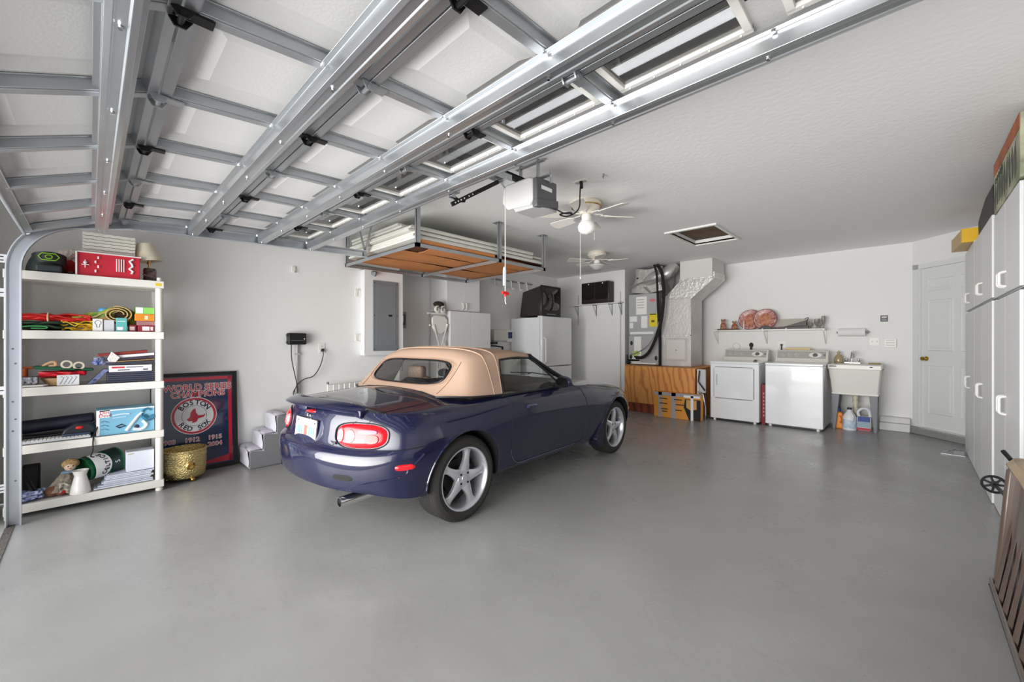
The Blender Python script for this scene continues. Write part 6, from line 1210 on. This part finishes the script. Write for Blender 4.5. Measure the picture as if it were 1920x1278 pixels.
def surf(u, v):      # u 0..1 header to tail, v -1..1 right..left across
    s = 1 if v <= 0 else -1; w_ = 1-abs(v)      # w_=0 at the bottom edge, 1 at the centre line
    rail = [cr(r, w_) for r in SV]
    # the fabric side begins abruptly behind the door glass: no smoothing across station 2/3 near the lower edge
    n = len(rail)-1; tt = min(u, .99999)*n; i = int(tt)
    if i == 2: t = tt-2; p = rail[2].lerp(rail[3], t)
    elif i < 2: p = cr(rail[:3], tt/2)
    else: p = cr(rail[3:], (tt-3)/(n-3))
    if w_ > .6 and i in (1, 2, 3): pass
    return Vector((p.x*s, p.y, p.z))
NU, NV = 96, 72
stn = len(SV)-1
def mask(u, v):
    vv = 2*v-1; tt = u*stn
    if 2 < tt < 3 and False: return False
    p = surf(u, vv); return not inwin(p, u)
def inwin(p, u, g=0.):
    if u*stn < 4.6: return False
    zc_, hz = 1.006, .089-g; k = (p.z-.92)/.18; hw = .485-.02*k-g
    return (abs(p.x)/hw)**4.5+(abs(p.z-zc_)/hz)**4 < 1
def fabric(off):
    mb = MB()
    return mb.grid(lambda u, v: surf(u, 2*v-1)*1.0, NU, NV, mask=mask)
ft = fabric(0)
so_ = cp('soft_top', ft, fab, label='tan fabric soft top', angle=50)
so_.modifiers.new('solid', 'SOLIDIFY').thickness = .006
# rear window: find rim by marching on the surface
rim = []
for q in range(72):
    a = 2*math.pi*q/72; lo, hi = 0., 1.
    def sp(k):
        # window coordinates: v ~ x, u ~ height
        return (6.05/stn+math.sin(a)*k*.19, math.cos(a)*k*.9)
    for _ in range(24):
        k = (lo+hi)/2; uu, vv = sp(k); uu = min(max(uu, .575), .999)
        if inwin(surf(uu, vv), uu): lo = k
        else: hi = k
    uu, vv = sp(lo); rim.append(surf(uu, vv))
cw = surf(6.05/stn, 0)
gm = MB(); vs = [cw]; fs = []
K = 8
vs = []
for k in range(K+1):
    for p in rim: vs.append(cw.lerp(p, k/K)+Vector((0, -.004-.018*(1-(k/K)**2), .004)))
for k in range(K):
    for q in range(72): fs.append((k*72+q, k*72+(q+1) % 72, (k+1)*72+(q+1) % 72, (k+1)*72+q))
cp('rear_window', gm.add(vs, fs), glassmat('rear_glass', (.78, .77, .75), gloss=.25), so_)
cp('window_seal', MB().tube([p+Vector((0, -.006, .004)) for p in rim], .008, 6, True), blackp, so_)
cp('window_stitch', MB().tube([cw.lerp(p, 1.09)+Vector((0, -.012, .01)) for p in rim], .0025, 5, True), mat('stitch_tan', (150, 118, 96), .8), so_)
# seams and edges of the fabric
for s in (1, -1):
    def ln(f, n=24): return [f(i/n) for i in range(n+1)]
    bow = ln(lambda t: surf((3.25+.35*math.sin(math.pi*t*.5))/stn, -s*(1-t*1.0)))
    cp('fabric_seam', MB().tube(ln(lambda t: surf((3.9)/stn-.03*t, s*t*1.0)+Vector((s*.003, 0, .004))), .005, 6), fab, so_)
    cp('fabric_seam', MB().tube(ln(lambda t: surf((3.05)/stn, s*t)+Vector((s*.004, 0, .004))), .006, 6), fab, so_)
    cp('fabric_seam', MB().tube(ln(lambda t: surf((5.2+2.2*t)/stn, s*(.42+.42*t))+Vector((s*.002, -.002, .002))), .0022, 5), mat('stitch_tan'), so_)
    cp('base_trim', MB().tube([surf(u_, s*1.0)+Vector((0, 0, .0)) for u_ in [(3+5*i/24)/stn for i in range(25)]], .008, 6), mat('trim_dark', (36, 36, 40), .4, .3), so_)
    cp('drip_rail', MB().tube([surf(u_, s*1.0) for u_ in [2*i/14/stn for i in range(15)]]+[surf((2+i/6)/stn, s*1.0) for i in range(1, 7)], .009, 6), blackp, so_)
cp('base_trim', MB().tube([surf(.9999, -1+2*i/24)+Vector((0, -.002, .0)) for i in range(25)], .008, 6), mat('trim_dark'), so_)
# ---- glass, pillars, mirrors
AP = [(.615, .965, 1.115), (.64, 1.09, 1.045), (.672, 1.27, .95), (.70, 1.475, .862)]
def ws(u, v):   # u across -1..1, v 0 bottom..1 top
    a = Vector(cr([Vector(p) for p in AP], 1-v)); k = 1-(abs(u))**2.2
    return Vector((a.x*u, a.y+(.14-.09*v)*k, a.z+.012*k))
wm = cp('windscreen', MB().grid(lambda u, v: ws(2*u-1, v), 24, 10), clear)
fr = []
for s in (1, -1):
    cp('pillar', MB().tube([Vector((p[0]*s, p[1], p[2])) for p in catmull(AP, 5)], .016, 8), mat('trim_dark'))
    cp('pillar_trim', MB().tube([Vector((p[0]*s*.985, p[1]-.018, p[2]-.008)) for p in catmull(AP, 5)], .012, 8), blackp)
    # door glass and quarter light
    def dg(u, v):
        y0 = .44+.085*v; y1 = 1.27-.30*v; y = y0+(y1-y0)*u
        return Vector((s*((.757-.02*u)*(1-v)+(.638-.02*u)*v+.012*math.sin(math.pi*v)), y, .838+.265*v-.012*v*u))
    cp('door_window', MB().grid(dg, 12, 8), clear)
    cp('window_divider', MB().tube([dg(1, q/6) for q in range(7)], .009, 6), blackp)
    def qg(u, v):
        a = dg(1, v); q = cr([Vector(p) for p in AP], 1-v); b = Vector((s*q[0], q[1]-.01, q[2]-.01)); return a.lerp(b, u)
    cp('quarter_window', MB().grid(qg, 5, 8), clear)
    cp('window_sill', MB().tube([Vector((s*(.765-.02*q/10), .42+q*.104, .832)) for q in range(11)], .009, 6), blackp)
    mr = cp('wing_mirror', MB().ball((s*.835, 1.18, .885), .07, (1.15, .55, .72), n=14), navyp)
    cp('mirror_glass', MB().lathe([(.001, 0), (.058, 0), (.058, .004), (.001, .004)], Matrix.Translation((s*.835, 1.143, .885)) @ Matrix.Rotation(R(90), 4, 'X') @ Matrix.Diagonal((1.15, .72, 1, 1)), 24), mat('mirror_glass', (60, 62, 66), .04, .9), mr)
    cp('mirror_foot', MB().hexa([(s*.7, 1.17, .83), (s*.79, 1.17, .84), (s*.79, 1.26, .84), (s*.7, 1.3, .83)], [(s*.74, 1.18, .88), (s*.79, 1.18, .89), (s*.79, 1.23, .89), (s*.74, 1.23, .88)]), blackp, mr, bevel=.006)
cp('header_rail', MB().tube([ws(-1+2*i/20, 1)+Vector((0, -.004, .008)) for i in range(21)], .016, 8), blackp)
cp('sun_visor', MB().box(-.5, .86, 1.09, -.06, .96, 1.12).box(.06, .86, 1.09, .5, .96, 1.12), mat('visor', (60, 56, 52), .8), bevel=.006)
cp('rear_view_mirror', MB().box(-.11, .97, 1.035, .11, .995, 1.09).cyl((0, .99, 1.06), (0, 1.04, 1.12), .006), blackp, bevel=.01)
cp('wiper', MB().tube([(-.1, 1.52, .905), (.2, 1.53, .915), (.55, 1.48, .90)], .006).tube([(.1, 1.58, .895), (.2, 1.53, .918)], .007), blackp)
# ---- interior
seatm = mat('seat_tan', (150, 130, 116), .6)
for s in (1, -1):
    st = cp('seat', MB().box(s*.36-.22, .62, .33, s*.36+.22, 1.1, .5), seatm, bevel=.04, seg=3)
    cp('seat_back', MB().hexa([(s*.36-.21, .50, .42), (s*.36+.21, .50, .42), (s*.36+.21, .66, .42), (s*.36-.21, .66, .42)], [(s*.36-.15, .42, .92), (s*.36+.15, .42, .92), (s*.36+.15, .52, .92), (s*.36-.15, .52, .92)]), seatm, st, bevel=.04, seg=3)
    cp('headrest', MB().box(s*.36-.11, .40, .89, s*.36+.11, .48, 1.02), seatm, st, bevel=.03, seg=3)
cp('dashboard', MB().prism([(1.18, .62), (1.16, .76), (1.2, .835), (1.3, .86), (1.46, .885), (1.5, .6)], 'x', -.66, .66), mat('dash_dark', (48, 46, 40), .55), bevel=.02)
cp('steering_wheel', MB().tube([(-.36+.175*math.cos(R(q)), 1.06-.06*math.sin(R(q)), .76+.17*math.sin(R(q))) for q in range(0, 360, 15)], .014, 8, True).ball((-.36, 1.08, .76), .06, (1, .5, 1)).box(-.53, 1.06, .75, -.19, 1.08, .77), blackp)
cp('console', MB().box(-.1, .6, .33, .1, 1.3, .6), intm, bevel=.02)
cp('gear_lever', MB().cyl((0, .95, .6), (0, .93, .7), .008).ball((0, .93, .71), .024), blackp)
cp('roll_bar', MB().tube([(-.5, .36, .7), (-.5, .36, .86), (-.4, .36, .9), (.4, .36, .9), (.5, .36, .86), (.5, .36, .7)], .016), blackp)
